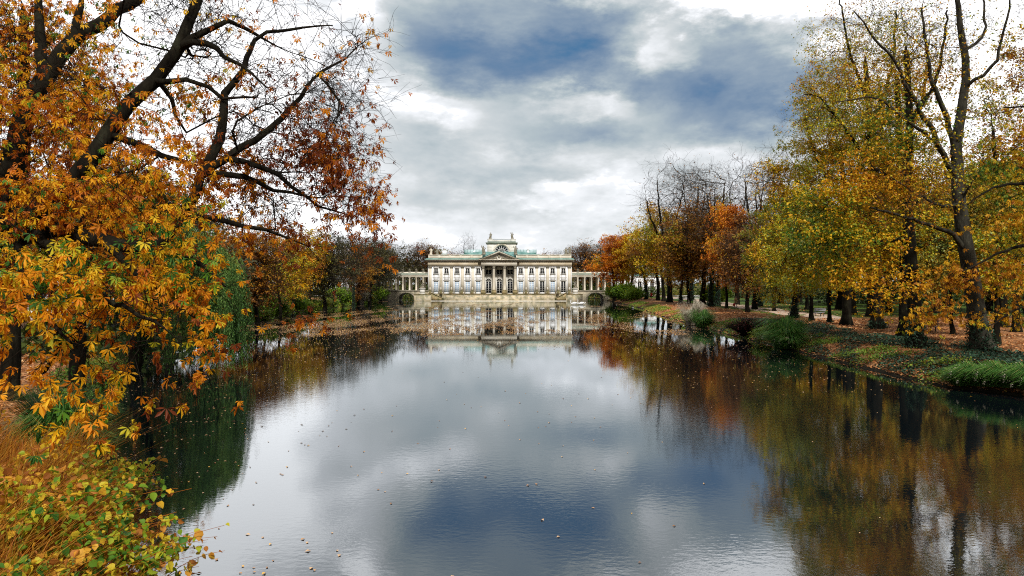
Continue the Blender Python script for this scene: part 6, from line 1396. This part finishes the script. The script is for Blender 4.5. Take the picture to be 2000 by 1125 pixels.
def person(px, D, rz, label, coat, trousers, bag=None, scale=1.0):
    x = X(px, D); e = empty('person', (x, D, float(gz(x, D))), rz, label, 'person'); e.scale = (scale,)*3
    J = [(0, 0, .95, .13, .9), (0, .01, 1.15, .13, .85), (0, 0, 1.38, .15, .7), (0, -.01, 1.50, .06), (0, -.03, 1.60, .085, 1.1), (0, -.03, 1.70, .08, 1.1),
         (.09, -.02, .88, .085), (.10, -.10, .48, .06), (.10, .02, .09, .045), (.10, -.12, .04, .04), (-.09, .02, .88, .085), (-.10, .05, .48, .06), (-.10, .26, .12, .045), (-.10, .16, .04, .04),
         (.19, 0, 1.42, .06), (.24, .06, 1.16, .045), (.23, -.05, .92, .035), (.23, -.09, .83, .035), (-.19, 0, 1.42, .06), (-.24, -.04, 1.16, .045), (-.22, -.18, .95, .035), (-.22, -.22, .87, .035)]
    Ed = [(0, 1), (1, 2), (2, 3), (3, 4), (4, 5), (0, 6), (6, 7), (7, 8), (8, 9), (0, 10), (10, 11), (11, 12), (12, 13), (2, 14), (14, 15), (15, 16), (16, 17), (2, 18), (18, 19), (19, 20), (20, 21)]
    skin_body('body', J, Ed, trousers, e)
    m = MB(); m.ball((0, -.035, 1.64), .098, 14, 10, (.92, 1.08, 1.25)); m.lathe((0, -.01, 1.46), [(.06, 0), (.055, .1)], 10); m.ball((0, -.145, 1.62), .018, 6, 4, (1, 1, 1.5))
    for s_ in (-1, 1): m.ball((s_*.092, -.03, 1.63), .022, 6, 4, (.5, 1, 1.5)); m.ball((s_*.034, -.125, 1.655), .012, 6, 4)
    m.build('head', SKIN, e, True); m = MB(); m.ball((0, -.005, 1.69), .105, 12, 8, (1, 1.08, 1.0)); m.build('hair', HAIR, e, True)
    m = MB(); m.lathe((0, 0, 0), [(.23, .70), (.21, .9), (.17, 1.08), (.19, 1.30), (.20, 1.42), (.11, 1.50), (.07, 1.53)], 16, 1, .72)
    for s_, el, ha in ((1, (.26, .06, 1.16), (.24, -.05, .92)), (-1, (-.26, -.04, 1.16), (-.23, -.18, .95))): m.tube([(s_*.15, 0, 1.44), (s_*.21, 0, 1.38), el, ha], [.06, .075, .062, .05], 9)
    m.build('coat', coat, e, True)
    if bag:
        b = empty('bag', (x-.30, D-.12, float(gz(x, D))+.30), 0, bag, 'bag'); m = MB(); m.box(-.15, .15, -.07, .07, 0, .36); m.tube([(-.1, 0, .36), (-.06, 0, .52), (.06, 0, .52), (.1, 0, .36)], .012, 5); m.build('pouch', RED, b)
person(1437, 106, radians(15), 'walker in a tan coat and grey trousers on the right bank lane', TAN, GREYT, 'red bag held by the walker in the tan coat')
person(1272, 172, radians(160), 'distant walker in dark clothes with a red top on the right path', RED, BLK)
def swan(px, D, rz, label, s=1.0):
    m = MB(); rings = []; e = empty('swan', (X(px, D), D, 0), rz, label, 'swan', 'swans on the pond'); e.scale = (s,)*3
    m.lathe((0, 0, .16), [(.01, -.12), (.2, -.1), (.29, 0), (.27, .12), (.18, .22), (.04, .27)], 14, 1.9, 1)
    m.tube([(-.55, 0, .22), (-.75, 0, .34), (-.86, 0, .46)], [.14, .09, .02], 8)
    m.tube([(.38, 0, .22), (.60, 0, .34), (.66, 0, .55), (.58, 0, .74), (.62, 0, .88), (.72, 0, .90)], [.13, .075, .055, .05, .055, .05], 9); m.ball((.72, 0, .90), .07, 10, 7, (1.3, .9, .9)); m.build('body', WHITEF, e, True)
    for s_ in (-1, 1): w = MB(); w.ball((-.12, s_*.2, .36), .26, 12, 7, (1.75, .42, .75)); w.build('wing', WHITEF, e, True)
    b = MB(); b.tube([(.78, 0, .89), (.92, 0, .86)], [.03, .012], 6); b.build('beak', ORANGE, e)
ORANGE = noise_mat('orange_beak', [(.3, (.6, .2, .03)), (.7, (.7, .25, .04))], 9, .5)
swan(1121, 160, radians(180), 'white swan leading, near the right end of the palace terrace', 1.25); swan(1135, 161, radians(176), 'white swan following to the right of the other one', 1.25)
def duck(px, D, rz, label):
    e = empty('duck', (X(px, D), D, 0), rz, label, 'duck'); m = MB(); m.lathe((0, 0, .06), [(.01, -.06), (.10, -.04), (.14, .03), (.09, .11), (.02, .13)], 12, 1.9, 1); m.tube([(.2, 0, .1), (.26, 0, .2), (.30, 0, .24)], [.06, .04, .05], 7); m.ball((.3, 0, .25), .055, 8, 6); m.build('body', BLK, e, True)
    b = MB(); b.tube([(.34, 0, .245), (.42, 0, .235)], [.02, .012], 5); b.build('beak', ORANGE, e); w = MB(); w.ball((-.04, 0, .15), .13, 10, 6, (1.3, .9, .4)); w.build('wing', WHITEF, e)
duck(1236, 138, radians(150), 'small black and white duck close to the right shore')
# pale railing by the lane, far right bank
e = empty('railing', (X(1340, 158), 158, float(gz(X(1340, 158), 158))), 0, 'pale railing along the lane behind the ivied trunks', 'railing'); m = MB(); m.box(-4, 4, -.03, .03, .95, 1.02); m.box(-4, 4, -.03, .03, .2, .26); m.build('rail', PLASTER, e)
m = MB(); [m.box(t-.02, t+.02, -.02, .02, 0, .95) for t in np.linspace(-4, 4, 33)]; m.build('balusters', PLASTER, e)
